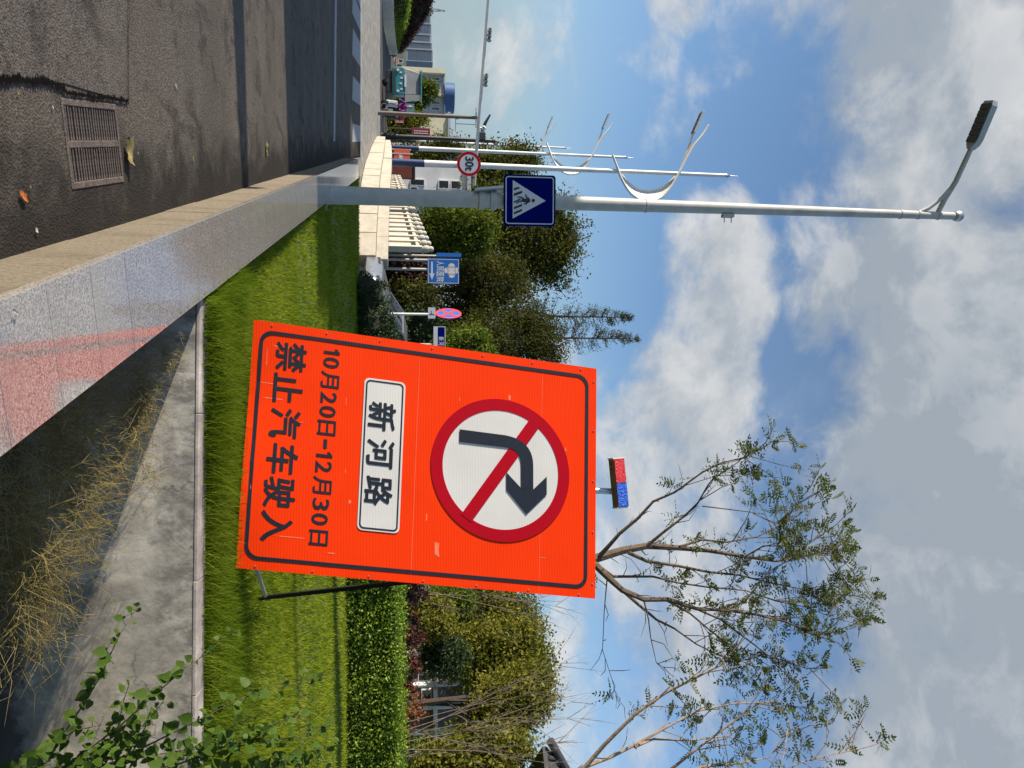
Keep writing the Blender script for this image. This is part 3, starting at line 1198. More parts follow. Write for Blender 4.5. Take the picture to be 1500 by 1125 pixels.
outer_c = bez((.722, 1.757), (.752, 1.955), (.925, 1.962))
inner_c = bez((.935, 1.874), (.822, 1.872), (.808, 1.765))
shaft = [(.692, 1.428)] + outer_c + [(1.104, 1.966), (1.096, 1.878)] + inner_c + [(.780, 1.429)]
flat('arrow_shaft', [shaft], .0084, M['sign_black'], S)
flat('arrow_head', [[(1.005, 2.062), (1.132, 2.064), (1.272, 1.919), (1.105, 1.772), (.982, 1.769), (1.092, 1.879), (1.099, 1.965)]], .0084, M['sign_black'], S)
# name plaque: skewed coordinates
pa = (.358 - SK * .757, 1.393 - SK * .757, .757, 1.039)
pq = flat('name_plaque', [dense(rrect(*pa, .035), 4)], .003, M['sign_white'])
po = dense(rrect(pa[0] + .012, pa[1] - .012, pa[2] + .012, pa[3] - .012, .03), 4)
pi_ = dense(rrect(pa[0] + .022, pa[1] - .022, pa[2] + .022, pa[3] - .022, .022), 4)
flat('plaque_border', [(po, pi_)], .0048, M['sign_black'], Sk, pq)
for ch, u in (('新', .625), ('河', .879), ('路', 1.133)):
    c = u - SK * .888
    lettering(ch, (c - .098, c + .098, .793, .983), Sk, .0068, M['sign_black'], pq, .022)
row = [('禁', .243, .258), ('止', .460, .252), ('汽', .695, .248), ('车', .935, .246), ('驶', 1.156, .243), ('入', 1.378, .238)]
for ch, u, v in row:
    c = u - SK * v
    h = .195 if ch == '止' else .205
    lettering(ch, (c - .100, c + .100, v - h / 2, v + h / 2), Sk, .002, M['sign_black'], sign, .021)
# the date line, each character at its own width
xs = .175
for ch, w, adv in (('1', .032, .058), ('0', .072, .098), ('月', .115, .145), ('2', .075, .098), ('0', .075, .100), ('日', .100, .128), ('-', .062, .090),
                   ('1', .032, .062), ('2', .075, .103), ('月', .115, .148), ('3', .075, .100), ('0', .075, .112), ('日', .100, .1)):
    v = .527 - .020 * (xs - .175) / 1.35
    if ch == '1':
        q = lambda a, b: (xs + a - SK * v, v + b)
        flat('lettering', [[q(.014, -.054), q(.032, -.054), q(.032, .054), q(.020, .054), q(-.004, .034), q(-.004, .018), q(.014, .030)]], .002, M['sign_black'])
        xs += adv * .975
        continue
    hh = .012 if ch == '-' else (.062 if ch in '月日' else .054)
    lettering(ch, (xs - SK * v, xs + w - SK * v, v - hh, v + hh), Sk, .002, M['sign_black'], sign, .013)
    xs += adv * .975 + (.004 if ch in '月日' else .0)
# scuffs and tape marks
M['scuff'] = mat('scuffed orange', (.96, .22, .12), .6, .2, 40, spec=.1)
mb = MB()
rs = random.Random(4)
for (u, v, du, dv) in ((1.41, 1.30, .085, .030), (.30, 1.78, .03, .018), (1.20, 1.22, .05, .006), (.16, .20, .008, .15), (.42, .12, .004, .17), (.52, .16, .006, .13), (.24, .10, .10, .004), (1.42, .33, .005, .19),
                       (1.50, .60, .006, .05), (.95, .66, .03, .004), (.48, .64, .045, .004), (1.15, .70, .02, .015), (.36, 1.42, .03, .004), (.62, 2.2, .02, .012), (1.40, 2.05, .004, .05), (.66, .33, .003, .12), (1.02, .06, .2, .004), (.82, 1.13, 1.4, .0025), (.9, 2.02, 1.4, .002)):
    poly = [(u + du * (a + rs.uniform(-.12, .12)), v + dv * (b + rs.uniform(-.12, .12))) for a, b in ((-.5, -.5), (0, -.42), (.5, -.5), (.5, .5), (0, .42), (-.5, .5))]
    mb.prism(poly, Sk, .0003, .0012)
mb.build('scuff_mark', M['scuff'], sign)['kind'] = 'stuff'
# rivets round the rim
mb = MB()
for k in range(7):
    v = .12 + (SH - .24) * k / 6
    for u in (.022, SW - .022):
        p = Sk(u, v, .003)
        mb.box(p, (.008, .005, .008))
for k in range(5):
    p = Sk(.1 + (SW - .2) * k / 4, SH - .02, .003)
    mb.box(p, (.008, .005, .008))
rv = mb.build('rivet', M['steel'], sign)
rv['kind'] = 'stuff'
# back frame and prop
mb = MB()
for u in (.14, SW - .14):
    mb.tube([Sk(u, .01, -.03), Sk(u, SH - .03, -.03)], .016, 6)
for v in (.05, 1.2, SH - .05):
    mb.tube([Sk(.05, v, -.031), Sk(SW - .05, v, -.031)], .014, 6)
mb.build('back_frame', M['steel'], sign, True)
foot = P(386, 876, 6.25)
foot.z = .36
for k, (u, f0) in enumerate(((SW - .10, foot), (.10, foot - E1 * 1.42 + Vector((0, 0, 0))))):
    mb = MB()
    mb.tube([f0 + Vector((0, 0, -.05)), Sk(u, 1.62, -.04)], .022, 4)
    mb.build('prop', M['black_steel'], sign)
mb = MB()
mb.tube([foot + Vector((0, 0, .015)), Sk(SW - .06, .10, -.045)], .016, 4)
mb.build('ground_tie', M['steel'], sign)

# police-style warning light on its post over the board
lb = S(1.09, SH, -.012)
wl = empty('warning_light', lb, 'red and blue flashing lamp bar on a short steel post above the orange board', 'warning light')
mb = MB()
mb.tube([S(1.09, SH - .25, -.034), S(1.098, SH + .135, -.034)], .024, 10)
mb.build('post', M['steel'], wl, True)
ca = math.radians(6)
LX = (E1 * math.cos(ca) + E2 * math.sin(ca)).normalized()
LZ = (E2 * math.cos(ca) - E1 * math.sin(ca)).normalized()
LY = LZ.cross(LX)
c0 = S(1.035, SH + .165, .02)
FRL = (LX, LY, LZ)
mb = MB()
mb.box(c0, (.345, .11, .085), frame=FRL)
mb.build('housing', M['housing'], wl, False, .004)
for s in (-1, 1):
    mb = MB()
    mb.box(c0 + LX * s * .176, (.010, .116, .092), frame=FRL)
    mb.build('end_cap', M['white_paint'], wl)
    mb = MB()
    mb.box(c0 + LX * s * .0845 - LY * .058, (.165, .012, .074), frame=FRL)
    mb.build('red_lens' if s < 0 else 'blue_lens', M['red_lens' if s < 0 else 'blue_lens'], wl)
mb = MB()
for k in (-.075, -.04):
    mb.box(c0 + LX * (k - .06) - LZ * .043, (.016, .02, .004), frame=FRL)
mb.build('vent_hole', M['black_steel'], wl)

# ------------------------------------------------------------------ grey lamp pole with its signs
pb_ = Vector((-2.87, 11.67, .28))
PT = PL(1398, 319.5, pb_, Vector((0, 1, 0)))
lp = empty('street_lamp', pb_, 'tall grey lamp pole on the lawn by the granite wall, LED head over the road', 'street lamp')
ztop = PT.z


def pole_r(z):
    return .140 - (.140 - .062) * (z - .28) / (ztop - .28)


px0 = pb_.x
pole_at = lambda z: Vector((pb_.x, pb_.y, z))
mb = MB()
zs = [-.1, .3, 2, 4, 6, 8, ztop - .02]
mb.tube([pole_at(z) for z in zs], [pole_r(z) for z in zs], 20)
mb.build('pole', M['pole_grey'], lp, True)
mb = MB()
mb.lathe(pole_at(.25), [(.24, 0), (.24, .03), (.17, .035), (.15, .06)], 16)
mb.build('base_plate', M['pole_grey'], lp, True)
zc = lambda px: PL(px, 310, pb_, Vector((0, 1, 0))).z
for px in (946, 1319, 1345, 1374):
    z = zc(px)
    mb = MB()
    mb.lathe(pole_at(z), [(pole_r(z) + .002, -.02), (pole_r(z) + .009, -.015), (pole_r(z) + .009, .015), (pole_r(z) + .002, .02)], 18)
    mb.build('collar', M['pole_grey'], lp, True)
mb = MB()
mb.lathe(pole_at(ztop - .02), [(.05, 0), (.075, .02), (.095, .07), (.09, .12), (.06, .16), (.01, .175)], 14)
mb.build('ball_cap', M['steel'], lp, True)
an = RN.cross(Vector((0, 0, 1)))              # arm lies in the plane across the road


def AP(px, py):
    return PL(px, py, pb_, an)


mb = MB()
mb.tube([AP(1344, 312), AP(1360, 305), AP(1380, 290), AP(1400, 267), AP(1403, 260)], [.036, .036, .034, .03, .02], 10)
mb.tube([AP(1372, 315), AP(1384, 292), AP(1400, 266), AP(1412, 240), AP(1423, 216)], [.042, .042, .042, .042, .040], 10)
mb.build('arm', M['pole_grey'], lp, True)
hA, hB = AP(1421, 219), AP(1451, 148)
hd = (hB - hA).normalized()
hs = DV
hu = hs.cross(hd)
if hu.z < 0:
    hu = -hu
Lh = (hB - hA).length
mb = MB()
prof = [(0, .04), (.10, .10), (.22, .125), (.9, .125), (1.0, .10)]
vs, fs = [], []
for (t, w) in prof:
    for (sx, dz) in ((-1, -.035), (-1, .05), (1, .05), (1, -.035)):
        vs.append(hA + hd * (t * Lh) + hs * sx * w + hu * (dz + (.02 if .05 < t < .95 and dz > 0 else 0)))
for i in range(len(prof) - 1):
    for k in range(4):
        fs.append((i * 4 + k, i * 4 + (k + 1) % 4, i * 4 + 4 + (k + 1) % 4, i * 4 + 4 + k))
fs += [(0, 1, 2, 3), (16, 17, 18, 19)]
mb.add(vs, fs)
lh = mb.build('lamp_head', M['lamp_grey'], lp)
for k in range(6):
    mb = MB()
    mb.box(hA + hd * Lh * (.20 + .135 * k) - hu * .045, (Lh * .118, .22, .025), frame=(hd, hs, hu))
    mb.build('led_module', M['lamp_dark'], lh)
mb = MB()
zb = zc(1066)
mb.box(pole_at(zb) + Vector((pole_r(zb) + .03, 0, 0)), (.05, .1, .19))
for dz in (-.06, .06):
    mb.box(pole_at(zb + dz) + Vector((pole_r(zb) + .09, 0, 0)), (.10, .012, .012))
mb.build('bracket', M['pole_grey'], lp)

# crossing sign clamped to the pole
ys = pb_.y - .20
A0 = P(738, 330, ys)
A1 = P(738, 255, ys)
B1 = P(814, 256, ys)
sw_, sh_ = (A0 - A1).length, (B1 - A1).length
cs = empty('crossing_sign', (A1 + A0) / 2, 'square blue pedestrian crossing sign high on the grey lamp pole', 'road sign')
f = plane_f(A1, (1, .03, 0), (-.01, 0, 1))
mb = MB()
mb.prism(rrect(0, sw_, 0, sh_, .05), f, -.012, 0)
mb.build('panel', M['sign_blue'], cs)
flat('border_line', [(rrect(.028, sw_ - .028, .028, sh_ - .028, .045), rrect(.044, sw_ - .044, .044, sh_ - .044, .032))], .001, M['plate_white'], f, cs)
cx = sw_ / 2
k = sw_ / 515.0                        # picture units of the enlarged crop


def cz(x, y):
    return ((y - 100) * k, (x - 803) * sh_ / 525.0)


tri = flat('white_triangle', [[cz(893, 157), cz(893, 543), cz(1227, 358)]], .0012, M['plate_white'], f, cs)
fig = [[cz(905, 238), cz(905, 262), cz(968, 238), cz(950, 224)], [cz(905, 290), cz(905, 318), cz(988, 286), cz(988, 262)],
       [cz(905, 428), cz(905, 450), cz(988, 416), cz(988, 394)], [cz(905, 480), cz(905, 502), cz(988, 466), cz(988, 444)],
       [cz(905, 372), cz(905, 388), cz(975, 352), cz(972, 336)]]
flat('zebra_bar', fig, .0032, M['sign_black'], f, tri)
man = [circ(*cz(1100, 358), 17 * k, 17 * k, 20),
       [cz(1070, 345), cz(1070, 372), cz(1045, 385), cz(985, 372), cz(985, 345), cz(1050, 335)],
       [cz(1050, 345), cz(1020, 322), cz(1018, 298), cz(1030, 298), cz(1035, 318), cz(1062, 335)],
       [cz(1055, 372), cz(1030, 402), cz(1005, 398), cz(1003, 388), cz(1026, 388), cz(1040, 368)],
       [cz(1000, 350), cz(975, 334), cz(938, 332), cz(938, 322), cz(980, 320), cz(1010, 338)],
       [cz(1000, 372), cz(960, 378), cz(932, 396), cz(927, 384), cz(955, 366), cz(1000, 352)]]
flat('walking_figure', man, .0050, M['sign_black'], f, tri)
# solar box and clamp on the road side of the pole
sx = P(715, 281, pb_.y - .02)
sp_ = empty('solar_panel', sx, 'small pale box panel clamped on the grey pole just under the blue crossing sign', 'solar panel')
mb = MB()
mb.box(sx + Vector((-.02, 0, 0)), (.03, .36, .44), frame=(Vector((.99, 0, .12)), Vector((0, 1, 0)), Vector((-.12, 0, .99))))
mb.build('panel', M['plate_white'], sp_, False, .004)
mb = MB()
for dz in (-.10, .08):
    mb.lathe(pole_at(sx.z + dz), [(.142, -.05), (.150, -.045), (.150, .045), (.142, .05)], 16)
mb.build('clamp', M['pole_grey'], sp_, True)

# ------------------------------------------------------------------ three white bow lamps on the bridge
lamp_labels = ['nearest tall white lamp with a curved bow and the 30t sign on its post',
               'middle white bow lamp, second in the row after the one with the 30t sign',
               'farthest white bow lamp, its bow just over the dark tree, last of the row']
d1 = 29.5
b1 = P(572, 237.5, d1)
b1.z = 0
n1 = Vector((0, 1, 0))
H1 = PL(1062, 257, b1, n1).z
tube_o = [(815, 400), (845, 480), (858, 520), (872, 548), (895, 587), (920, 618), (960, 645), (1000, 655), (1045, 652), (1080, 640), (1115, 605), (1140, 570), (1185, 490), (1220, 420), (1260, 350), (1310, 290), (1345, 235)]
tube_i = [(815, 400), (845, 480), (864, 512), (890, 543), (914, 566), (942, 585), (975, 597), (1010, 601), (1055, 594), (1090, 580), (1122, 558), (1150, 530), (1185, 490), (1212, 415), (1245, 325), (1260, 280)]
zz = lambda q: (680 + q[0] / 3.75, 120 + q[1] / 3.75)


def resample(pts, n):
    P_ = [Vector(p) for p in pts]
    L = [0]
    for a, b in zip(P_, P_[1:]):
        L.append(L[-1] + (b - a).length)
    out = []
    for i in range(n):
        t = L[-1] * i / (n - 1)
        j = max(k for k in range(len(L)) if L[k] <= t + 1e-9)
        j = min(j, len(P_) - 2)
        out.append(P_[j].lerp(P_[j + 1], (t - L[j]) / max(L[j + 1] - L[j], 1e-9)))
    return out


def bow_lamp(i):
    root = empty('bow_lamp', b1, lamp_labels[i], 'street lamp', 'white bow lamps along the bridge')
    if i == 0:
        mb = MB()
        mb.tube([b1 + Vector((0, 0, z)) for z in (2.15, 5, 9, H1)], [.135, .115, .09, .075], 14)
        mb.build('pole', M['white_paint'], root, True)
        mb = MB()
        mb.tube([b1 + Vector((0, 0, 0)), b1 + Vector((0, 0, 2.15))], [.160, .140], 14)
        mb.build('blue_band', M['blue_paint'], root, True)
        mb = MB()
        mb.lathe(b1 + Vector((0, 0, H1)), [(.085, 0), (.085, .05), (.04, .06), (.08, .11), (.04, .13), (.06, .18), (.02, .22), (.012, .45), (.004, .6)], 10)
        mb.build('spire', M['steel'], root, True)
        po = [PL(*zz(q), b1 + Vector((0, -.10, 0)), n1) for q in tube_o]
        pi = [PL(*zz(q), b1 + Vector((0, .16, 0)), n1) for q in tube_i]
        ro, ri = resample(po, 40), resample(pi, 40)
        mb = MB()
        mb.tube(ro, .045, 6)
        mb.build('bow_tube', M['white_paint'], root, True)
        mb = MB()
        mb.tube(ri, .045, 6)
        mb.build('bow_tube', M['white_paint'], root, True)
        mb = MB()
        n = 36
        mo, mi = resample(po[:15], n), resample(pi[:15], n)
        mb.add(mo + mi, [(k, k + 1, n + k + 1, n + k) for k in range(n - 1)])
        mb.build('membrane', M['membrane'], root, True)
        a, b = PL(*zz((1258, 285)), b1 + Vector((0, .16, 0)), n1), PL(*zz((1308, 168)), b1 + Vector((0, .16, 0)), n1)
        dd = (b - a).normalized()
        up = Vector((0, 1, 0)).cross(dd)
        mb = MB()
        mb.box((a + b) / 2, ((b - a).length, .34, .09), frame=(dd, Vector((0, 1, 0)), up))
        hd_ = mb.build('lamp_head', M['lamp_grey'], root, False, .01)
        if up.z > 0:
            up = -up
        for kk in range(5):
            mb = MB()
            mb.box(a.lerp(b, .12 + .19 * kk) + up * .055, ((b - a).length * .15, .28, .03), frame=(dd, Vector((0, 1, 0)), up))
            mb.build('led_module', M['lamp_dark'], hd_)
    return root


proto = bow_lamp(0)


def copy_tree(o, parent=None):
    c = o.copy()
    COL.objects.link(c)
    c.parent = parent
    for ch in list(o.children):
        copy_tree(ch, c)
    return c


for i, (px, py, Y) in enumerate(((575, 216, 44.0), (573, 205.5, 61.8))):
    c = copy_tree(proto)
    q = P(px, py, Y)
    c.location = (q.x, q.y, 0)
    c['label'] = lamp_labels[i + 1]

# 30t weight limit sign
wc = P(687, 240, d1 - .25)
ws = empty('weight_limit_sign', wc, 'round white 30t weight limit sign with red rim on the nearest white lamp post', 'road sign')
f = plane_f(wc, (.995, .10, 0), (0, 0, 1))
rr = 17.5 / FPX * (d1 - .25) * 1.01
mb = MB()
mb.prism(circ(0, 0, rr, rr, 40), f, -.012, 0)
mb.build('disc', M['plate_white'], ws)
flat('red_rim', [(circ(0, 0, rr * .99, rr * .99, 40), circ(0, 0, rr * .77, rr * .77, 40))], .001, M['sign_red'], f, ws)
lettering('30t', (-.60 * rr, .58 * rr, -.33 * rr, .40 * rr), f, .003, M['sign_black'], ws, .03)

# ------------------------------------------------------------------ gantry with cameras across the far road
ge = P(694, 274, 40)
gd = Vector((-.95, -.31, .053)).normalized()
gp = P(600, 168, 40)
t_post = 0
# where the post meets the arm
best = min(range(0, 200), key=lambda k: abs((ge + gd * k * .1).x / (ge + gd * k * .1).y - (171 - 562.5) / FPX * 1.0 / (cp - (695 - 750) / FPX * sp)))
gj = ge + gd * best * .1
ga = empty('camera_gantry', (gj.x, gj.y, 0), 'long pale gantry arm over the far road on a brown-grey post', 'gantry')
mb = MB()
mb.tube([ge, gj + gd * .0, ge + gd * 20], [.10, .085, .06], 10)
mb.build('arm', M['white_paint'], ga, True)
mb = MB()
mb.tube([(gj.x, gj.y, 0), (gj.x, gj.y, gj.z - .1)], [.115, .085], 10)
mb.build('post', M['bark_mid'], ga, True)
mb = MB()
mb.box(gj + Vector((0, 0, -.16)), (1.0, .12, .06))
mb.build('bracket', M['pole_grey'], ga)
cam_labels = ['round dark camera under the gantry arm, nearest the post', 'middle camera of the trio hanging on the gantry arm',
              'outermost small camera of the trio on the gantry arm', 'round camera of the far left trio on the gantry arm',
              'boxy camera in the far left trio on the gantry arm', 'outermost camera of the far left trio on the gantry arm']


def gantry_at(py):
    return min((ge + gd * k * .02 for k in range(1000)), key=lambda p: abs(p.x / p.y * FPX - (py - 562.5) / (cp - (707 - 750) / FPX * sp)))


for kk, py in enumerate((124, 118, 111, 58, 51, 44)):
    q = gantry_at(py) + Vector((0, 0, .20))
    o = MB()
    if kk % 3 < 2 and kk != 4:
        o.lathe(q + Vector((0, 0, -.12)), [(.03, 0), (.10, .03), (.12, .12), (.10, .2), (.03, .24)], 10)
    else:
        o.box(q, (.16, .3, .18))
    r_ = empty('traffic_camera', q, cam_labels[kk], 'camera', 'cameras fixed along the gantry arm')
    o.build('camera_body', M['lamp_grey'], r_)
    o = MB()
    o.tube([q + Vector((0, -.13, .0)), q + Vector((0, -.17, .0))], .055, 8)
    o.build('lens', M['lamp_dark'], r_)
    o = MB()
    o.box(q + Vector((0, 0, -.15)), (.05, .05, .12))
    o.build('mount', M['pole_grey'], r_)
q = gantry_at(188) + Vector((0, 0, .22))
r_ = empty('dome_camera', q, 'pale dome camera standing on the gantry arm between post and bow lamps', 'camera')
o = MB()
o.lathe(q + Vector((0, 0, -.22)), [(.05, 0), (.05, .2), (.13, .22), (.13, .32), (.08, .38), (.01, .4)], 12)
o.build('camera_body', M['white_paint'], r_, True)
o = MB()
o.box(q + Vector((0, -.13, .05)), (.1, .03, .08))
o.build('lens', M['lamp_dark'], r_)
# thin box bracket hung from the arm
q = gantry_at(183)
r_ = empty('hanging_monitor', q, 'small box monitor on thin rods hung under the gantry arm', 'traffic monitor')
o = MB()
o.tube([q, q + Vector((0, 0, -1.2))], .02, 5)
o.tube([q + Vector((-.35, 0, -1.2)), q + Vector((.3, 0, -1.2))], .018, 5)
o.build('rod', M['pole_grey'], r_)
o = MB()
o.box(q + Vector((-.32, 0, -1.12)), (.12, .18, .14))
o.build('monitor_body', M['lamp_dark'], r_)

# black cast lamp post beyond the white lamps
bq = P(560, 199, 44)
bl = empty('black_lamp_post', (bq.x, bq.y, 0), 'black cast iron lamp post with one curved arm beside the white lamps', 'street lamp')
zt = P(727, 208, 44).z
bx, by = P(640, 203, 44).x, 44
o = MB()
o.tube([(bx, by, 0), (bx, by, 1.2), (bx, by, zt - .4), (bx, by, zt)], [.22, .15, .11, .05], 10)
o.lathe((bx, by, zt - .3), [(.04, 0), (.14, .08), (.14, .16), (.05, .25), (.02, .4)], 8)
o.build('pole', M['blacky'], bl, True)
o = MB()
o.tube([P(702, 203, 44), P(706, 198, 44), P(707, 190, 44), P(711, 180, 44), P(718, 168, 44)], [.16, .14, .10, .09, .05], 8)
o.build('arm', M['blacky'], bl, True)
o = MB()
o.box(P(706, 200, 44), (.5, .3, .4))
o.build('lantern', M['blacky'], bl, False, .05)

# ------------------------------------------------------------------ white balustrade and the curved block wall before it
bs = empty('balustrade', P(540, 370, 24), 'white stone balustrade of rounded posts and rails stepping down away from the road', 'balustrade')
NB = 22
nA, nB2 = Vector((-4.25, 23.8, .9)), Vector((-10.9, 40.0, .30))
hA_, hB_ = 1.42, .86
post = MB()
post.box((0, 0, .42), (.17, .17, .84))
post.lathe((0, 0, .84), [(.075, 0), (.075, .03), (.10, .05), (.105, .12), (.10, .15), (.07, .17), (.085, .2), (.08, .25), (.04, .285), (.0, .29)], 10)
post_me = post.mesh('baluster', M['stone_white'], True)
bp = []
for i in range(NB):
    t = i / (NB - 1)
    p = nA.lerp(nB2, t)
    h = hA_ + (hB_ - hA_) * t
    bp.append((p, h))
    o = link('baluster', post_me, bs, .012)
    o.location = p - bs.location
    o.scale = (1.15, 1.15, h / 1.13)
    o.rotation_euler.z = .38
for i in range(NB - 1):
    (p, h), (q, g) = bp[i], bp[i + 1]
    mb = MB()
    mb.tube([p + Vector((0, 0, h * .66)), q + Vector((0, 0, g * .66))], .075, 6)
    mb.build('rail', M['stone_white'], bs, True)
    mb = MB()
    v = (q - p)
    ln = v.length
    fr = (v.normalized(), Vector((-v.y, v.x, 0)).normalized(), v.normalized().cross(Vector((-v.y, v.x, 0)).normalized()))
    mb.box((p + q) / 2 + Vector((0, 0, h * .26)), (ln - .17, .07, h * .50), frame=fr)
    mb.build('rail_panel', M['stone_white'], bs)

bw = empty('block_wall', P(540, 300, 23), 'curved pale stone block wall under the white balustrade', 'wall')
path = [P(540, 374, 21.8), P(540, 340, 22.4), P(542, 300, 23.4), P(545, 262, 24.9), P(549, 240, 27), P(553, 225, 29.5), P(557, 210, 33), P(559, 200, 37)]
path = [Vector((p.x, p.y, 0)) for p in path]
tops = [.92, .92, .92, .90, .86, .80, .72, .62]
pts = resample(path, 19)


def top_at(i):
    t = i / 18 * 7
    k = min(int(t), 6)
    return tops[k] + (tops[k + 1] - tops[k]) * (t - k)


for i in range(18):
    a, b = pts[i], pts[i + 1]
    v = b - a
    fr = (v.normalized(), Vector((-v.y, v.x, 0)).normalized(), Vector((0, 0, 1)))
    if fr[1].y < 0:
        fr = (fr[0], -fr[1], fr[2])
    h = top_at(i)
    mb = MB()
    mb.box((a + b) / 2 + fr[1] * .22 + Vector((0, 0, h * .30)), (v.length - .02, .45, h * .60))
    mb = MB()
    mb.box((a + b) / 2 + fr[1] * .22 + Vector((0, 0, h * .31 + .02)), (v.length - .018, .45 + random.uniform(-.02, .02), h * .62), frame=fr)
    mb.build('stone_block', M['stone_block'], bw, False, .02)
    mb = MB()
    mb.box((a + b) / 2 + fr[1] * .34 + Vector((0, 0, h * .81 + .02)), (v.length - .012, .40, h * .37), frame=fr)
    mb.build('coping_block', M['stone_block'], bw, False, .02)

# ------------------------------------------------------------------ hospital sign, parking sign, street name sign
hy = 24.5
f0 = P(626.5, 378.5, hy)
f1_ = P(626.5, 415, hy)
f2_ = P(672.5, 378.5, hy)
hw, hh_ = (f1_ - f0).length, (f2_ - f0).length
hs_ = empty('hospital_sign', (f0.x + .4, hy, .2), 'blue hospital direction sign with white arrow and clover emblem on two posts', 'road sign')
f = plane_f(f0, (1, 0, 0), (0, 0, 1))
mb = MB()
mb.prism(rrect(0, hw, 0, hh_, .02), f, -.03, 0)
mb.build('panel', M['hospital_blue'], hs_)
flat('border_line', [(rrect(.01, hw - .01, .01, hh_ - .01, .02), rrect(.028, hw - .028, .028, hh_ - .028, .014))], .001, M['plate_white'], f, hs_)
flat('arrow', [[(hw * .13, hh_ * .11), (hw * .60, hh_ * .105), (hw * .60, hh_ * .05), (hw * .86, hh_ * .135), (hw * .60, hh_ * .22), (hw * .60, hh_ * .165), (hw * .13, hh_ * .16)]], .001, M['plate_white'], f, hs_)
for i, ch in enumerate('人民医院'):
    a = hw * (.09 + .215 * i)
    lettering(ch, (a, a + hw * .19, hh_ * .28, hh_ * .52), f, .002, M['plate_white'], hs_, .02)
ec = (hw * .47, hh_ * .76)
er = hw * .27
em = [(ec[0] + er * (1 + .10 * math.cos(4 * a)) * math.cos(a) * (.86 if abs(math.cos(2 * a)) < .5 else 1), ec[1] + er * (1 + .10 * math.cos(4 * a)) * math.sin(a) * (.86 if abs(math.cos(2 * a)) < .5 else 1)) for a in [2 * math.pi * k / 48 for k in range(48)]]
emb = flat('emblem', [em], .001, M['plate_white'], f, hs_)
M['emblem_brown'] = mat('emblem ring', (.42, .30, .24), .6, .1)
clover = lambda r: [(ec[0] + r * (.62 + .38 * abs(math.sin(2 * a))) * math.cos(a), ec[1] + r * (.62 + .38 * abs(math.sin(2 * a))) * math.sin(a)) for a in [2 * math.pi * k / 64 for k in range(64)]]
flat('clover_outline', [(clover(er * .80), clover(er * .62))], .003, M['emblem_brown'], f, emb)
for px in (381.5, 395):
    q = P(640, px, hy + .06)
    mb = MB()
    mb.tube([(q.x, hy + .06, -.1), (q.x, hy + .06, f2_.z - .05)], .045, 8)
    mb.build('post', M['pole_grey'], hs_, True)
# a second plate behind, seen almost edge-on
f0 = P(640, 373, hy + .5)
r_ = empty('edge_on_sign', f0, 'narrow blue sign plate behind the hospital sign, seen nearly edge-on', 'road sign')
mb = MB()
mb.box(P(657, 375.5, hy + .5), (.12, .6, P(676, 375, hy + .5).z - P(640, 375, hy + .5).z), .0)
mb.build('panel', M['hospital_blue'], r_)
mb = MB()
qq = P(657, 375.5, hy + .85)
mb.tube([(qq.x, qq.y, -.1), (qq.x, qq.y, P(676, 375, hy + .5).z)], .04, 8)
mb.build('post', M['pole_grey'], r_)

ny = 20.5
nc = P(657, 459, ny)
ns = empty('no_stopping_sign', (nc.x, nc.y, .2), 'round red and blue no stopping sign turned sideways above the parked car', 'road sign')
ra = 19.0 / FPX * ny
yaw = R(-62)
f = plane_f(nc, (math.cos(yaw), math.sin(yaw), 0), (0, 0, 1))
mb = MB()
mb.prism(circ(0, 0, ra, ra, 36), f, -.02, 0)
mb.build('disc', M['hospital_blue'], ns)
M['sign_red_bright'] = mat('bright red film', (.62, .03, .045), .5, .1)
flat('red_rim', [(circ(0, 0, ra, ra, 36), circ(0, 0, ra * .82, ra * .82, 36))], .002, M['sign_red_bright'], f, ns)
cr = []
for s in (1, -1):
    a = .09 * ra
    b = .60 * ra
    cr.append([(-b - a, s * (-b + a)), (-b + a, s * (-b - a)), (b + a, s * (b - a)), (b - a, s * (b + a))])
flat('red_bar', [cr[0]], .002, M['sign_red_bright'], f, ns)
flat('red_bar', [cr[1]], .0042, M['sign_red_bright'], f, ns)
mb = MB()
mb.tube([(nc.x + .03, nc.y + .05, -.1), (nc.x + .03, nc.y + .05, nc.z + ra)], .035, 8)
mb.build('post', M['white_paint'], ns, True)
q = P(633, 459, ny - .08)
f = plane_f(q + Vector((-.16, 0, -.11)), (1, 0, 0), (0, 0, 1))
mb = MB()
mb.prism(rrect(0, .30, 0, .20, .02), f, -.012, 0)
pl_ = mb.build('sub_plate', M['plate_white'], ns)
lettering('—E', (.09, .21, .04, .16), f, .002, M['sign_black'], pl_, .03)

sy_ = 21.5
f0 = P(635, 478, sy_)
f1_ = P(635, 516, sy_)
sn = empty('street_name_sign', (f0.x + .4, sy_, .2), 'small blue street name plate beside the edge of the orange board', 'street sign')
f = plane_f(f0, (1, 0, 0), (0, 0, 1))
nw, nh = (f1_ - f0).length, P(652.5, 478, sy_).z - f0.z
mb = MB()
mb.prism(rrect(0, nw, 0, nh, .01), f, -.04, 0)
mb.build('panel', M['plate_white'], sn)
bluep = flat('name_field', [rrect(.02, nw - .02, nh * .36, nh - .02, .01)], .001, M['sign_blue'], f, sn)
for i, ch in enumerate('新河路'):
    a = nw * (.40 + .19 * i)
    lettering(ch, (a, a + nw * .15, nh * .42, nh * .88), f, .003, M['plate_white'], bluep, .02)
mb = MB()
mb.tube([(f0.x + nw * .7, sy_ + .06, -.1), (f0.x + nw * .7, sy_ + .06, f0.z + nh)], .035, 8)
mb.build('post', M['pole_grey'], sn, True)

# ------------------------------------------------------------------ parked silver car (only its roof shows over the bush)
cary = 22.6
cx0 = P(560, 393, cary).x
car = empty('parked_car', (cx0 + 2.2, cary, .05), 'silver saloon car parked behind the dark green bush', 'car')


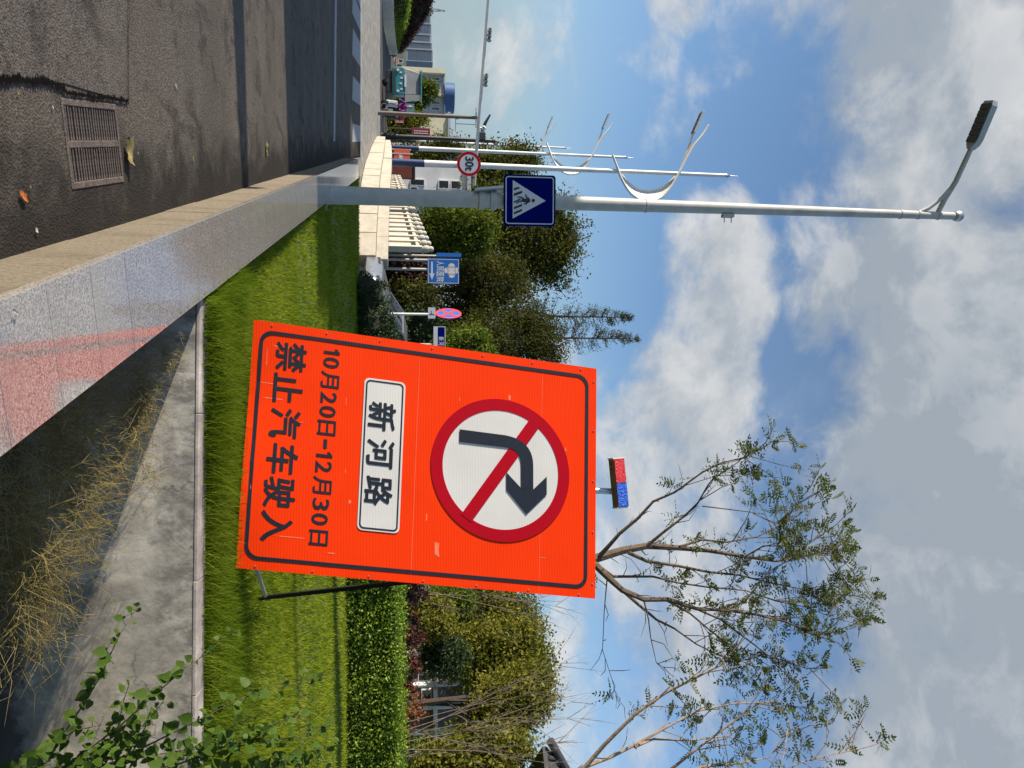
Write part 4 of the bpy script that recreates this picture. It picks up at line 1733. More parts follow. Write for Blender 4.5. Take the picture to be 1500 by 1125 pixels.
def loft(secs, m, name, parent, smooth=True):
    """secs: (x, list of (y, z))"""
    mb = MB()
    n = len(secs[0][1])
    vs = [(x, y, z) for x, prof in secs for y, z in prof]
    fs = []
    for i in range(len(secs) - 1):
        for k in range(n):
            fs.append((i * n + k, i * n + (k + 1) % n, (i + 1) * n + (k + 1) % n, (i + 1) * n + k))
    fs.append(tuple(range(n)))
    fs.append(tuple((len(secs) - 1) * n + k for k in range(n)))
    mb.add(vs, fs)
    return mb.build(name, m, parent, smooth)


def body_prof(w, z0, z1):
    return [(cary - w, z0), (cary - w * 1.02, (z0 + z1) / 2), (cary - w * .94, z1 - .05), (cary - w * .85, z1), (cary + w * .85, z1), (cary + w * .94, z1 - .05), (cary + w * 1.02, (z0 + z1) / 2), (cary + w, z0)]


X = lambda x: cx0 + x
loft([(X(0), body_prof(.66, .35, .62)), (X(.15), body_prof(.80, .25, .80)), (X(.9), body_prof(.88, .25, .93)), (X(1.6), body_prof(.90, .25, .99)), (X(3.5), body_prof(.90, .25, 1.03)), (X(4.3), body_prof(.86, .27, 1.05)), (X(4.55), body_prof(.75, .4, .95))], M['silver_car'], 'body', car)
cab = loft([(X(1.15), body_prof(.74, .96, 1.00)), (X(1.75), body_prof(.66, .98, 1.34)), (X(2.3), body_prof(.62, .99, 1.47)), (X(3.0), body_prof(.62, 1.0, 1.46)), (X(3.6), body_prof(.64, 1.0, 1.32)), (X(4.2), body_prof(.70, 1.0, 1.05))], M['glass_dark'], 'cabin_glass', car)
loft([(X(1.80), body_prof(.655, 1.345, 1.385)), (X(2.3), body_prof(.62, 1.45, 1.495)), (X(3.0), body_prof(.62, 1.44, 1.485)), (X(3.6), body_prof(.645, 1.30, 1.345))], M['silver_car'], 'roof', car)
for (xa, za, xb, zb) in ((1.2, .98, 1.82, 1.37), (2.6, 1.0, 2.6, 1.47), (4.15, 1.03, 3.58, 1.33)):
    for s in (-1, 1):
        mb = MB()
        mb.tube([(X(xa), cary + s * .76, za), (X(xb), cary + s * .64, zb)], .035, 6)
        mb.build('pillar', M['silver_car'], car, True)
for xx in (.85, 3.6):
    for s in (-1, 1):
        mb = MB()
        mb.tube([(X(xx), cary + s * .72, .35), (X(xx), cary + s * .92, .35)], .32, 20)
        w_ = mb.build('wheel', M['rubber'], car, True)
        mb = MB()
        mb.tube([(X(xx), cary + s * .90, .35), (X(xx), cary + s * .93, .35)], .2, 14)
        mb.build('rim', M['steel'], w_, True)
for s in (-1, 1):
    mb = MB()
    mb.box((X(.10), cary + s * .55, .68), (.12, .34, .12))
    mb.build('headlight', M['glass_dark'], car, False, .02)
mb = MB()
mb.box((X(1.55), cary - 1.0, 1.05), (.12, .2, .13))
mb.build('mirror', M['silver_car'], car, False, .03)

car.rotation_euler.z = R(36)
car.location.x -= .25

# ------------------------------------------------------------------ teal three-wheeled truck
ty = 45.0
tx = P(600, 119, ty).x
tr_ = empty('sanitation_truck', (tx, ty, 0), 'small teal and grey three-wheeled truck facing us across the junction', 'truck')
w = 40.0 / FPX * ty
mb = MB()
zf = lambda px: P(px, 119, ty).z
mb.box((tx, ty + 1.7, .42), (w * .80, 3.2, .34))
mb.build('chassis', M['black_steel'], tr_, False, .03)
mb = MB()
mb.box((tx, ty + .25, (zf(574.5) + zf(592)) / 2), (w, .5, zf(592) - zf(574.5)))
fp = mb.build('front_panel', M['teal'], tr_, False, .04)
mb = MB()
mb.box((tx, ty - .012, (zf(577) + zf(580)) / 2), (w * .8, .03, .12))
mb.build('grille', M['lamp_dark'], fp)
mb = MB()
for k in range(4):
    mb.box((tx - w * .3 + w * .2 * k, ty - .012, zf(587) + .05 * (k % 2)), (w * .06, .02, .14))
mb.build('painted_mark', M['pale_print'], fp)
mb = MB()
mb.box((tx, ty - .04, zf(594)), (w * .45, .03, .12))
mb.build('number_plate', M['plate_white'], tr_)
mb = MB()
z0, z1 = zf(592.5), zf(616)
a = w * .48
b = w * .40
mb.add([(tx - a, ty, z0), (tx + a, ty, z0), (tx + b, ty + .35, z1), (tx - b, ty + .35, z1), (tx - a, ty + 1.3, z0), (tx + a, ty + 1.3, z0), (tx + b, ty + 1.3, z1), (tx - b, ty + 1.3, z1)],
       [(0, 1, 2, 3), (4, 7, 6, 5), (0, 4, 5, 1), (3, 2, 6, 7), (0, 3, 7, 4), (1, 5, 6, 2)])
mb.build('windscreen', M['grey_screen'], tr_, False, .03)
mb = MB()
mb.box((tx, ty + .75, z1 + .04), (w * .9, 1.3, .10))
mb.build('cab_roof', M['teal'], tr_, False, .02)
mb = MB()
mb.box((tx, ty + 2.4, z0 + .15), (w, 2.0, .9))
mb.build('load_box', M['teal'], tr_, False, .03)
for (xx, yy) in ((-.42, 2.3), (.42, 2.3), (0, .35)):
    mb = MB()
    mb.tube([(tx + xx * w - .09, ty + yy, .28), (tx + xx * w + .09, ty + yy, .28)], .28, 16)
    mb.build('wheel', M['rubber'], tr_, True)
for s in (-1, 1):
    mb = MB()
    mb.tube([(tx + s * w * .38, ty - .02, zf(583)), (tx + s * w * .38, ty - .06, zf(583))], .08, 12)
    mb.build('headlight', M['plate_white'], tr_, True)

# ------------------------------------------------------------------ rider on an electric scooter


def skin_body(name, joints, edges, m, parent, root=0):
    me = bpy.data.meshes.new(name)
    me.from_pydata([j[0] for j in joints], edges, [])
    me.materials.append(m)
    o = link(name, me, parent)
    o.modifiers.new('skin', 'SKIN').use_smooth_shade = True
    if not me.skin_vertices:
        me.skin_vertices.new() if hasattr(me.skin_vertices, 'new') else None
    lay = me.skin_vertices[0].data
    for i, j in enumerate(joints):
        lay[i].radius = (j[1], j[1])
        lay[i].use_root = (i == root)
    s = o.modifiers.new('sub', 'SUBSURF')
    s.levels = s.render_levels = 1
    return o


def scooter(root, c, col, yaw):
    ax = Vector((math.cos(yaw), math.sin(yaw), 0))          # front direction
    sd = Vector((-ax.y, ax.x, 0))
    W = lambda a, b, z: Vector(c) + ax * a + sd * b + Vector((0, 0, z))
    for nm, a in (('wheel', .62), ('wheel', -.58)):
        mb = MB()
        mb.tube([W(a, -.05, .23), W(a, .05, .23)], .23, 16)
        w_ = mb.build(nm, M['rubber'], root, True)
        mb = MB()
        mb.tube([W(a, -.056, .23), W(a, .056, .23)], .12, 10)
        mb.build('rim', M['steel'], w_, True)
    fr = (ax, sd, Vector((0, 0, 1)))
    mb = MB()
    mb.box(W(0, 0, .30), (.75, .30, .08), frame=fr)
    mb.build('footboard', col, root, False, .03)
    mb = MB()
    mb.box(W(-.42, 0, .50), (.62, .32, .34), frame=fr)
    mb.build('tail_body', col, root, False, .06)
    mb = MB()
    mb.box(W(-.38, 0, .73), (.60, .30, .10), frame=fr)
    mb.build('seat', M['rubber'], root, False, .04)
    t = (ax * -.28 + Vector((0, 0, 1))).normalized()
    n = t.cross(sd)
    mb = MB()
    mb.box(W(.42, 0, .62), (.10, .36, .66), frame=(n, sd, t))
    mb.build('leg_shield', col, root, False, .04)
    mb = MB()
    mb.box(W(.62, 0, .45), (.34, .16, .07), frame=fr)
    mb.build('mudguard', col, root, False, .03)
    mb = MB()
    mb.tube([W(.60, 0, .3), W(.38, 0, 1.0)], .03, 6)
    mb.tube([W(.34, -.33, 1.03), W(.40, 0, 1.0), W(.34, .33, 1.03)], .018, 6)
    mb.build('handlebar', M['black_steel'], root, True)
    mb = MB()
    mb.tube([W(.46, 0, .88), W(.52, 0, .88)], .08, 10)
    mb.build('headlight', M['plate_white'], root, True)
    return W


ry = 43.5
rx = P(562, 154, ry).x
scr = empty('electric_scooter', (rx, ry, 0), 'white electric scooter ridden towards us beside the teal truck', 'scooter')
yaw = R(-84)
W = scooter(scr, (rx, ry, 0), M['scooter_white'], yaw)
rd = empty('person', (rx, ry, 0), 'rider in a purple jacket and dark trousers sitting on the white scooter', 'person')
j = [(W(-.30, 0, .84), .17), (W(-.28, 0, 1.05), .16), (W(-.24, 0, 1.28), .18), (W(-.20, 0, 1.40), .09), (W(-.18, 0, 1.50), .075),
     (W(-.22, .20, 1.36), .085), (W(.02, .30, 1.14), .065), (W(.30, .28, 1.06), .045), (W(-.22, -.20, 1.36), .085), (W(.02, -.30, 1.14), .065), (W(.30, -.28, 1.06), .045)]
skin_body('jacket', j, [(0, 1), (1, 2), (2, 3), (3, 4), (2, 5), (5, 6), (6, 7), (2, 8), (8, 9), (9, 10)], M['purple'], rd)
j = [(W(-.30, 0, .84), .16), (W(-.24, .11, .82), .11), (W(.14, .15, .80), .085), (W(.12, .14, .44), .06), (W(.20, .14, .37), .05), (W(-.24, -.11, .82), .11), (W(.14, -.15, .80), .085), (W(.12, -.14, .44), .06), (W(.20, -.14, .37), .05)]
skin_body('legs', j, [(0, 1), (1, 2), (2, 3), (3, 4), (0, 5), (5, 6), (6, 7), (7, 8)], M['trousers'], rd)
mb = MB()
mb.lathe(W(-.16, 0, 1.50), [(.045, -.02), (.06, .02), (.082, .08), (.088, .14), (.078, .20), (.045, .245), (.0, .255)], 14)
hd = mb.build('head', M['skin'], rd, True)
mb = MB()
mb.lathe(W(-.185, 0, 1.60), [(.092, 0), (.096, .06), (.085, .12), (.05, .165), (.0, .175)], 14)
mb.build('hair', M['hair'], hd, True)
for s in (-1, 1):
    mb = MB()
    mb.lathe(W(-.078, s * .03, 1.615), [(.0, -.012), (.012, 0), (.0, .012)], 6)
    mb.build('eye', M['hair'], hd)
mb = MB()
mb.box(W(-.07, 0, 1.585), (.03, .03, .05))
mb.build('nose', M['skin'], hd, False, .01)
for s in (-1, 1):
    mb = MB()
    c = W(.34, s * .28, 1.05)
    mb.lathe(c + Vector((0, 0, -.04)), [(.02, 0), (.04, .03), (.04, .06), (.015, .09)], 8)
    for kf in range(4):
        q = W(.36, s * (.24 + .025 * kf), 1.07)
        mb.tube([q, q + Vector((0, -.03, .01)), q + Vector((0, -.03, -.03))], .009, 5)
    mb.build('hand', M['skin'], rd, True)

sx2 = P(562, 169, 46).x
s2 = empty('electric_scooter', (sx2, 46, 0), 'red-boxed dark scooter parked right behind the purple rider', 'scooter')
scooter(s2, (sx2, 46, 0), M['lamp_dark'], R(-70))
mb = MB()
mb.box((sx2 + .05, 46.1, 1.0), (.5, .5, .55))
mb.build('red_box', M['red_plastic'], s2, False, .04)

# boards beside the road
q = P(603, 187, 50)
q2 = P(630, 200.5, 50)
mr = empty('notice_board', (q.x + .3, 50, 0), 'maroon board with two rows of pale lettering beyond the black lamp post', 'notice board')
mb = MB()
mb.box(((q.x + q2.x) / 2, 50, (q.z + q2.z) / 2), (q2.x - q.x, .12, q2.z - q.z))
mb.build('panel', M['maroon'], mr, False, .02)
mb = MB()
for k in range(2):
    for i in range(9):
        mb.box((q.x + (q2.x - q.x) * (.40 + .26 * k), 49.93, q.z + (q2.z - q.z) * (.16 + .085 * i)), (.06, .012, .07))
mb.build('print_mark', M['pale_print'], mr)
mb = MB()
for xx in (q.x + .05, q2.x - .05):
    mb.tube([(xx, 50.1, 0), (xx, 50.1, q.z)], .05, 6)
mb.build('post', M['blacky'], mr)

q = P(577, 218, 36)
q2 = P(600.5, 235, 36)
rb_ = empty('coral_banner', (q.x, 36, 0), 'coral red banner stretched low between the white lamp posts', 'banner')
mb = MB()
mb.box(((q.x + q2.x) / 2, 36, (q.z + q2.z) / 2), (q2.x - q.x, .03, q2.z - q.z))
mb.build('panel', M['banner_red'], rb_)
mb = MB()
mb.box((q.x + (q2.x - q.x) * .42, 36, (q.z + q2.z) / 2), (.05, .06, q2.z - q.z + .3))
mb.build('centre_post', M['pole_grey'], rb_)
mb = MB()
for i in range(4):
    mb.box((q.x + (q2.x - q.x) * (.60 + .09 * i), 35.97, q.z + (q2.z - q.z) * (.40 + .06 * (i % 2))), (.05, .012, .16))
mb.build('print_mark', M['pale_print'], rb_)
for xx in (q.x, q2.x):
    mb = MB()
    mb.tube([(xx, 36.05, 0), (xx, 36.05, q2.z + .05)], .03, 6)
    mb.build('post', M['pole_grey'], rb_)

# ------------------------------------------------------------------ buildings


def house(name, label, x0, x1, y, depth, z1, wall, wins, cat='building', roofm=None, z0=0.0):
    root = empty(name, ((x0 + x1) / 2, y + depth / 2, z0), label, cat)
    mb = MB()
    mb.box(((x0 + x1) / 2, y + depth / 2, (z0 + z1) / 2), (x1 - x0, depth, z1 - z0))
    mb.build('wall', wall, root)
    if roofm is not None:
        mb = MB()
        mb.box(((x0 + x1) / 2, y + depth / 2, z1 + .12), (x1 - x0 + .5, depth + .5, .25))
        mb.build('roof', roofm, root)
    for (a, b, c, d) in wins:
        mb = MB()
        mb.box(((a + b) / 2, y - .03, (c + d) / 2), (b - a, .10, d - c))
        w = mb.build('window', M['white_paint'], root)
        mb = MB()
        t = min(b - a, d - c) * .10
        mb.box(((a + b) / 2, y - .075, (c + d) / 2), (b - a - 2 * t, .02, d - c - 2 * t))
        mb.build('pane', M['glass_dark'], w)
    return root


def wins_grid(x0, x1, z0, z1, nx, nz, fx=.5, fz=.55):
    out = []
    for i in range(nx):
        for k in range(nz):
            cx_ = x0 + (x1 - x0) * (i + .5) / nx
            cz_ = z0 + (z1 - z0) * (k + .5) / nz
            a = (x1 - x0) / nx * fx / 2
            b = (z1 - z0) / nz * fz / 2
            out.append((cx_ - a, cx_ + a, cz_ - b, cz_ + b))
    return out


def XZ(px, py, Y):
    q = P(px, py, Y)
    return q.x, q.z


# apartment block behind the truck
xa, _ = XZ(600, 101, 120)
xb, _ = XZ(600, 163, 120)
zt_ = XZ(650, 120, 120)[1]
hb = house('apartment_block', 'grey apartment block with a cream end wall right behind the teal truck', xa + .7, xb, 120, 14, zt_, M['grey_wall'], wins_grid(xa + .9, xb - .1, 0.6, zt_ - .2, 6, 3, .5, .6), roofm=M['tower_pale'])
mb = MB()
mb.box((xa + .30, 126, zt_ / 2 + .1), (.76, 13.4, zt_ + .2))
mb.build('end_wall', M['cream_wall'], hb)
mb = MB()
mb.box((XZ(640, 137, 119)[0], 119.7, zt_ / 2), (.35, .4, zt_))
mb.build('pilaster', M['cream_wall'], hb)
# blue drum on its roof
dx0, dz0 = XZ(651, 113.5, 119)
dx1, dz1 = XZ(666.5, 158, 119)
dr = empty('rooftop_drum', ((dx0 + dx1) / 2, 123.5, zt_), 'wide dark blue drum on the roof of the apartment block', 'tank')
mb = MB()
rD = (dx1 - dx0) / 2
mb.lathe(((dx0 + dx1) / 2, 119 + rD, dz0), [(rD * .97, 0), (rD, .06), (rD, dz1 - dz0 - .08), (rD * .96, dz1 - dz0), (rD * .3, dz1 - dz0 + .05)], 30)
mb.build('drum', M['tank_blue'], dr, True)
mb = MB()
for s in (-.6, 0, .6):
    mb.box(((dx0 + dx1) / 2 + s * rD, 119 + rD, (dz0 + zt_) / 2), (.2, .2, dz0 - zt_ + .1))
mb.build('support', M['grey_wall'], dr)
# cream house right of it
xa, _ = XZ(640, 168, 75)
xb, _ = XZ(640, 215, 75)
zt_ = XZ(656, 185, 75)[1]
ch = house('cream_house', 'cream walled house with dark window bays beyond the maroon board', xa, xb, 75, 9, zt_, M['cream_wall'],
           [(*sorted((XZ(0, 187, 75)[0], XZ(0, 191, 75)[0])), XZ(633, 187, 75)[1], XZ(649, 187, 75)[1]), (*sorted((XZ(0, 174, 75)[0], XZ(0, 181, 75)[0])), XZ(617, 187, 75)[1], XZ(628, 187, 75)[1]),
            (*sorted((XZ(0, 194, 75)[0], XZ(0, 198, 75)[0])), XZ(632, 187, 75)[1], XZ(647, 187, 75)[1])], 'house', M['tower_pale'])
mb = MB()
mb.box((XZ(0, 190, 78)[0], 78, zt_ + .6), (1.6, 2.5, 1.2))
mb.build('roof_hut', M['grey_wall'], ch)
# white house behind the lamp posts
xa, _ = XZ(640, 236, 47)
xb, _ = XZ(640, 292, 47)
zt_ = XZ(684, 260, 47)[1]
wh = [(XZ(0, a, 47)[0], XZ(0, b, 47)[0], XZ(c, 260, 47)[1], XZ(d, 260, 47)[1]) for a, b, c, d in
      ((240, 254, 642, 658), (256, 266, 642, 658), (240, 254, 660, 676), (252, 263, 601, 612), (265, 276, 601, 622), (240, 250, 601, 622), (268, 274, 642, 656))]
house('white_house', 'white two-storey house with wide windows behind the white lamp posts', xa, xb, 47, 8, zt_, M['white_wall'], wh, 'house', M['tower_pale'])
xa, _ = XZ(600, 238, 45)
xb, _ = XZ(600, 262, 45)
r_ = empty('red_wall', (xa, 45, 0), 'dark red wall section below the white house windows', 'wall')
mb = MB()
mb.box(((xa + xb) / 2, 45, .9), (xb - xa, .3, 1.9))
mb.build('wall', M['brown_red_wall'], r_)
mb = MB()
mb.box(((xa + xb) / 2, 45, 1.90), (xb - xa + .1, .4, .1))
mb.build('coping', M['blacky'], r_)
# small pinkish house left of the truck
xa, _ = XZ(580, 84, 85)
xb, _ = XZ(580, 99, 85)
zt_ = XZ(580, 90, 85)[1]
M['pink_wall'] = mat('pinkish wall', (.62, .50, .44), .85, .1)
hs2 = house('pinkish_house', 'small pinkish house with a brown roof at the left of the truck', xa, xb, 85, 6, zt_, M['pink_wall'], [(xa + .2, xa + .6, .5, 1.0), (xa + .75, xa + 1.05, .3, .9)], 'house')
mb = MB()
mb.add([(xa - .1, 84.8, zt_), (xb + .1, 84.8, zt_), (xb + .1, 91.2, zt_), (xa - .1, 91.2, zt_), (xa - .1, 88, zt_ + .65), (xb + .1, 88, zt_ + .65)], [(0, 1, 5, 4), (3, 4, 5, 2), (0, 4, 3), (1, 2, 5), (0, 3, 2, 1)])
mb.build('roof', M['roof_brown'], hs2)


def tower(label, py0, py1, px_top, Y, nx, nz, pale=False):
    x0, _ = XZ(640, py0, Y)
    x1, _ = XZ(640, py1, Y)
    z1 = XZ(px_top, (py0 + py1) / 2, Y)[1]
    root = empty('tower_block', ((x0 + x1) / 2, Y, 0), label, 'tower block', 'far tower blocks on the skyline')
    mb = MB()
    mb.box(((x0 + x1) / 2, Y + 9, z1 / 2), (x1 - x0, 18, z1))
    mb.build('wall', M['tower_wall'], root)
    mb = MB()
    for (a, b, c, d) in wins_grid(x0, x1, 2, z1 - 1, nx, nz, .62, .62):
        mb.box(((a + b) / 2, Y - .05, (c + d) / 2), (b - a, .3, d - c))
    o = mb.build('window_rows', M['tower_glass'], root)
    o['kind'] = 'stuff'
    mb = MB()
    for xx in (x0 + .25, x1 - .25):
        mb.box((xx, Y - .2, z1 / 2), (.5, .5, z1))
    mb.box(((x0 + x1) / 2, Y + 9, z1 + .4), (x1 - x0 + .6, 18.6, .8))
    mb.build('pale_edge', M['tower_pale'], root)
    return root


tower('dark grey tower block just left of the cream end wall', 92, 101, 630, 820, 4, 14)
tower('widest dark blue-grey tower block in the skyline row', 74, 91.5, 633, 800, 7, 15)
tower('tower block with pale sunlit balcony bay next to the widest tower', 63.5, 73.5, 632, 830, 4, 14)
tower('tower block half hidden by the dark red hedge', 52, 63, 630, 850, 4, 14)
tower('stepped tower block rising over the dark red hedge', 36, 51.5, 631, 870, 6, 14)
tower('leftmost tower block peeping over the dark red hedge', 17, 35.5, 630, 900, 7, 14)
# lattice mast
q = P(632, 14.5, 880)
ms = empty('lattice_mast', (q.x, 880, 0), 'thin lattice radio mast standing over the dark red hedge', 'mast')
z0, z1 = 5, P(655, 15, 880).z
mb = MB()
for s in (-1, 1):
    mb.tube([(q.x + s * 1.6, 880, 0), (q.x + s * 1.3, 880, P(641, 15, 880).z), (q.x + s * .3, 880, P(648, 15, 880).z)], .45, 4)
mb.tube([(q.x, 880, P(640, 15, 880).z), (q.x, 880, z1)], [.6, .15], 4)
for k in range(7):
    z = P(634 + 2 * k, 15, 880).z
    mb.box((q.x, 880, z), (3.0 - .3 * k, .5, .5))
mb.build('lattice', M['tower_wall'], ms)
mb = MB()
mb.lathe((q.x, 880, P(649, 15, 880).z), [(.3, 0), (1.5, .5), (1.5, 1.5), (.3, 2)], 8)
mb.build('platform', M['tower_wall'], ms)

# unseen building and pillar, added at left to throw the big and narrow shadows
bx0 = -21.0
hb = empty('shadow_building', (-28, 15, 0), 'unseen stucco building added left of the road to throw the wide shadow', 'building')
mb = MB()
mb.box((-27.5, 11.2, 3.85), (13, 10.0, 7.7))
mb.build('wall', M['stucco'], hb)
mb = MB()
mb.box((-27.5, 19.0, 2.6), (13, 5.6, 5.2))  # unseen lower part, its height shaped to end the wide shadow sooner
mb.build('shadow_wing', M['stucco'], hb)
mb = MB()
mb.box((-27.55, 11.2, 7.78), (13.0, 10.0, .16))
mb.build('roof', M['roof_tile'], hb)
mb = MB()
mb.box((-21.5, 7.93, 9.4), (.8, .76, 3.2))  # unseen stack added to shade the grey lamp pole and its blue sign
mb.build('shadow_chimney', M['stucco'], hb)
for yy in (7.8, 11, 14.5, 18, 20.7):
    for z in (1.8, 4.3):
        mb = MB()
        mb.box((-20.98, yy, z), (.08, 1.5, 1.4))
        w_ = mb.build('window', M['white_paint'], hb)
        mb = MB()
        mb.box((-20.93, yy, z), (.03, 1.3, 1.2))
        mb.build('pane', M['glass_dark'], w_)
up_ = empty('shadow_pillar', (-13.0, 5.06, 0), 'unseen round pillar added left of the road to throw the narrow shadow', 'pillar')
mb = MB()
mb.tube([(-13.0, 5.06, -.1), (-13.0, 5.06, 3.4), (-13, 5.06, 3.9), (-13.0, 5.06, 4.3)], [.34, .28, .2, .12], 14)  # unseen shaft, its taper shaped for the narrow shadow
mb.build('shaft', M['concrete'], up_, True)
mb = MB()
mb.box((-13.0, 5.06, .15), (.9, .9, .3))
mb.build('plinth', M['concrete'], up_)

# ------------------------------------------------------------------ planting


def hedge(name, label, cat, c, s, rz, m, n, size, group=None, core='core', rough=.085):
    """clipped hedge: a dark inner mass and leaves over every face"""
    root = empty(name, (c[0], c[1], c[2] - s[2] / 2), label, cat, group)
    cz_, sz_ = math.cos(rz), math.sin(rz)
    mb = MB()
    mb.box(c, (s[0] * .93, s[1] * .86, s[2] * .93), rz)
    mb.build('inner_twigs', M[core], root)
    areas = np.array([s[0] * s[1], s[0] * s[2], s[0] * s[2] * .5, s[1] * s[2], s[1] * s[2]])
    k = RNG.choice(5, n, p=areas / areas.sum())
    u = RNG.uniform(-.5, .5, (n, 3))
    u[k == 0, 2] = .5
    u[k == 1, 1] = -.5
    u[k == 2, 1] = .5
    u[k == 3, 0] = -.5
    u[k == 4, 0] = .5
    Lc = u * np.array(s)
    wob = 1.0 * np.sin(Lc[:, 0] * 4.1 + Lc[:, 2] * 3) * np.sin(Lc[:, 1] * 5 + Lc[:, 0] * 1.7)
    Lc += RNG.normal(0, rough, (n, 3)) + (u / .5) * (wob * rough)[:, None] * .8
    Wc = np.stack([c[0] + Lc[:, 0] * cz_ - Lc[:, 1] * sz_, c[1] + Lc[:, 0] * sz_ + Lc[:, 1] * cz_, c[2] + Lc[:, 2]], 1)
    sz2 = size * RNG.uniform(.6, 1.4, n)
    V, F = leaf_quads(Wc, RNG.normal(0, 1, (n, 3)), RNG.normal(0, 1, (n, 3)) + u * 1.4 + np.array([0, 0, .4]), sz2, sz2 * .6)
    o = link('foliage', np_mesh('foliage', V, F, m), root)
    o['kind'] = 'stuff'
    return root


# clipped green hedge behind the lawn, right of the sign
hx0, hx1 = P(540, 640, 15.6).x, P(540, 1190, 15.6).x
hedge('clipped_hedge', 'bright green clipped hedge across the lawn behind the orange board', 'hedge', ((hx0 + hx1) / 2, 15.9, .78), (hx1 - hx0, 1.1, 1.0), 0, M['leaf_hedge'], 54000, .056)
# dark bush left of the sign
bx_, bx2 = P(540, 402, 18.4).x, P(540, 560, 18.4).x
tree('garden_bush', 'dense dark green shaded bush at the left edge of the orange board', 'bush', None, ((bx_ + bx2) / 2, 18.6, .2),
     [((bx_ + bx2) / 2 - .75, 18.6, .52, .58, .6, .46), ((bx_ + bx2) / 2 - .1, 18.6, .58, .7, .6, .60), ((bx_ + bx2) / 2 + .7, 18.6, .66, .9, .7, .72)], M['leaf_bush'], 330, 60, .14, .06, .05, limbs=6, core=.86, shell=(.8, 1.02))
# reddish shrubs behind the hedge
for i, (py, px0, px1, mt, lab) in enumerate(((868, 560, 618, 'leaf_purple', 'dark purple-red shrub behind the hedge beside the sign prop'),
                                             (925, 560, 616, 'leaf_red', 'crimson flecked shrub behind the middle of the hedge'),
                                             (985, 560, 606, 'leaf_red', 'dull red shrub behind the hedge left of the rusty one'),
                                             (1040, 560, 610, 'leaf_rust', 'rusty orange shrub behind the hedge below the white house'),
                                             (1100, 560, 604, 'leaf_light', 'yellow-green shrub behind the right end of the hedge'))):
    q = P(px0, py, 17.8)
    zt_ = P(px1, py, 17.8).z
    tree('red_shrub' if i < 4 else 'green_shrub', lab, 'shrub', 'shrubs behind the clipped hedge', (q.x, 17.8, .2), [(q.x, 17.8, (zt_ + .5) / 2, .62, .5, (zt_ - .5) / 2 + .12)], M[mt], 90, 50, .14, .075, .03, limbs=5, core=.8)


def ell(px, py, Y, rpx, rpy, depth=None):
    q = P(px, py, Y)
    k = Y / FPX
    return (q.x, q.y, q.z, rpy * k, (depth or rpy) * k, rpx * k)


# trees to the left of the sign
tree('round_tree', 'rounded mid-green tree directly right of the white balustrade', 'tree', None, (P(600, 340, 31).x, 31, 0),
     [ell(672, 338, 31, 46, 36), ell(640, 322, 31, 34, 22), ell(648, 362, 31, 40, 22), ell(695, 330, 31, 26, 24)], M['leaf_round'], 300, 60, .42, .13, .16)
tree('broadleaf_tree', 'tall dark broadleaf tree behind the blue crossing sign', 'tree', None, (P(600, 350, 37).x, 37, 0),
     [ell(770, 350, 37, 72, 60), ell(800, 380, 37, 48, 40), ell(735, 300, 37, 48, 36), ell(800, 318, 37, 46, 34), ell(725, 400, 37, 60, 34), ell(828, 350, 37, 28, 32)], M['leaf_dark'], 420, 62, .55, .15, .22)
tree('broadleaf_tree', 'dark tree whose top shows between the white lamp posts', 'tree', None, (P(600, 245, 52).x, 52, 0),
     [ell(735, 240, 52, 50, 28), ell(700, 262, 52, 45, 30), ell(765, 232, 52, 26, 18)], M['leaf_dark'], 230, 55, .65, .2, .2)
tree('olive_tree', 'brownish green tree filling the gap left of the sign top', 'tree', None, (P(600, 430, 33).x, 33, 0),
     [ell(715, 425, 33, 62, 44), ell(680, 470, 33, 50, 40), ell(690, 395, 33, 50, 26)], M['leaf_conifer'], 330, 65, .48, .12, .18)
tree('redwood_tree', 'brown-green feathery conifer nearest the left edge of the sign', 'tree', None, (P(600, 500, 30).x, 30, 0),
     [ell(735, 500, 30, 80, 44), ell(790, 510, 30, 42, 28), ell(690, 520, 30, 60, 40), ell(770, 470, 30, 40, 28)], M['leaf_conifer'], 400, 65, .42, .10, .2)
for i, (py, pt, lab) in enumerate(((462, 925, 'thin pointed conifer spire, left one of the twin tops'), (494, 936, 'thin pointed conifer spire, right one of the twin tops'))):
    Y = 38 + i
    q = P(700, py, Y)
    root = empty('conifer_spire', (q.x, Y, 0), lab, 'tree', 'twin thin conifer spires')
    zt_ = P(pt, py, Y).z
    zb_ = P(700, py, Y).z
    mb = MB()
    mb.tube([(q.x, Y, 0), (q.x, Y, zb_), (q.x, Y, zt_)], [.16, .11, .015], 6)
    cen, rad = [], []
    for k in range(190):
        t = random.random() ** .8
        z = zb_ + (zt_ - zb_) * t
        R_ = (1 - t) ** .8 * 1.6 + .06
        a = random.uniform(0, 6.28)
        e_ = Vector((q.x + math.cos(a) * R_, Y + math.sin(a) * R_, z + R_ * .35))
        mb.tube([(q.x, Y, z), e_], [.018, .006], 4, False)
        for s in (.45, .7, .95):
            p = Vector((q.x, Y, z)).lerp(e_, s)
            cen.append(p[:])
    mb.build('trunk', M['bark_dark'], root, True)
    c = leaf_cloud('crown', cen, np.full(len(cen), .13), 9, .10, M['leaf_conifer'], root, .35)
    c['kind'] = 'stuff'
tree('light_shrub', 'light green leafy shrub touching the left edge of the orange board', 'shrub', None, (P(600, 505, 23).x, 23, 0),
     [ell(690, 505, 23, 30, 26), ell(655, 520, 23, 36, 20), ell(700, 525, 23, 22, 18)], M['leaf_light'], 150, 45, .22, .10, .06)
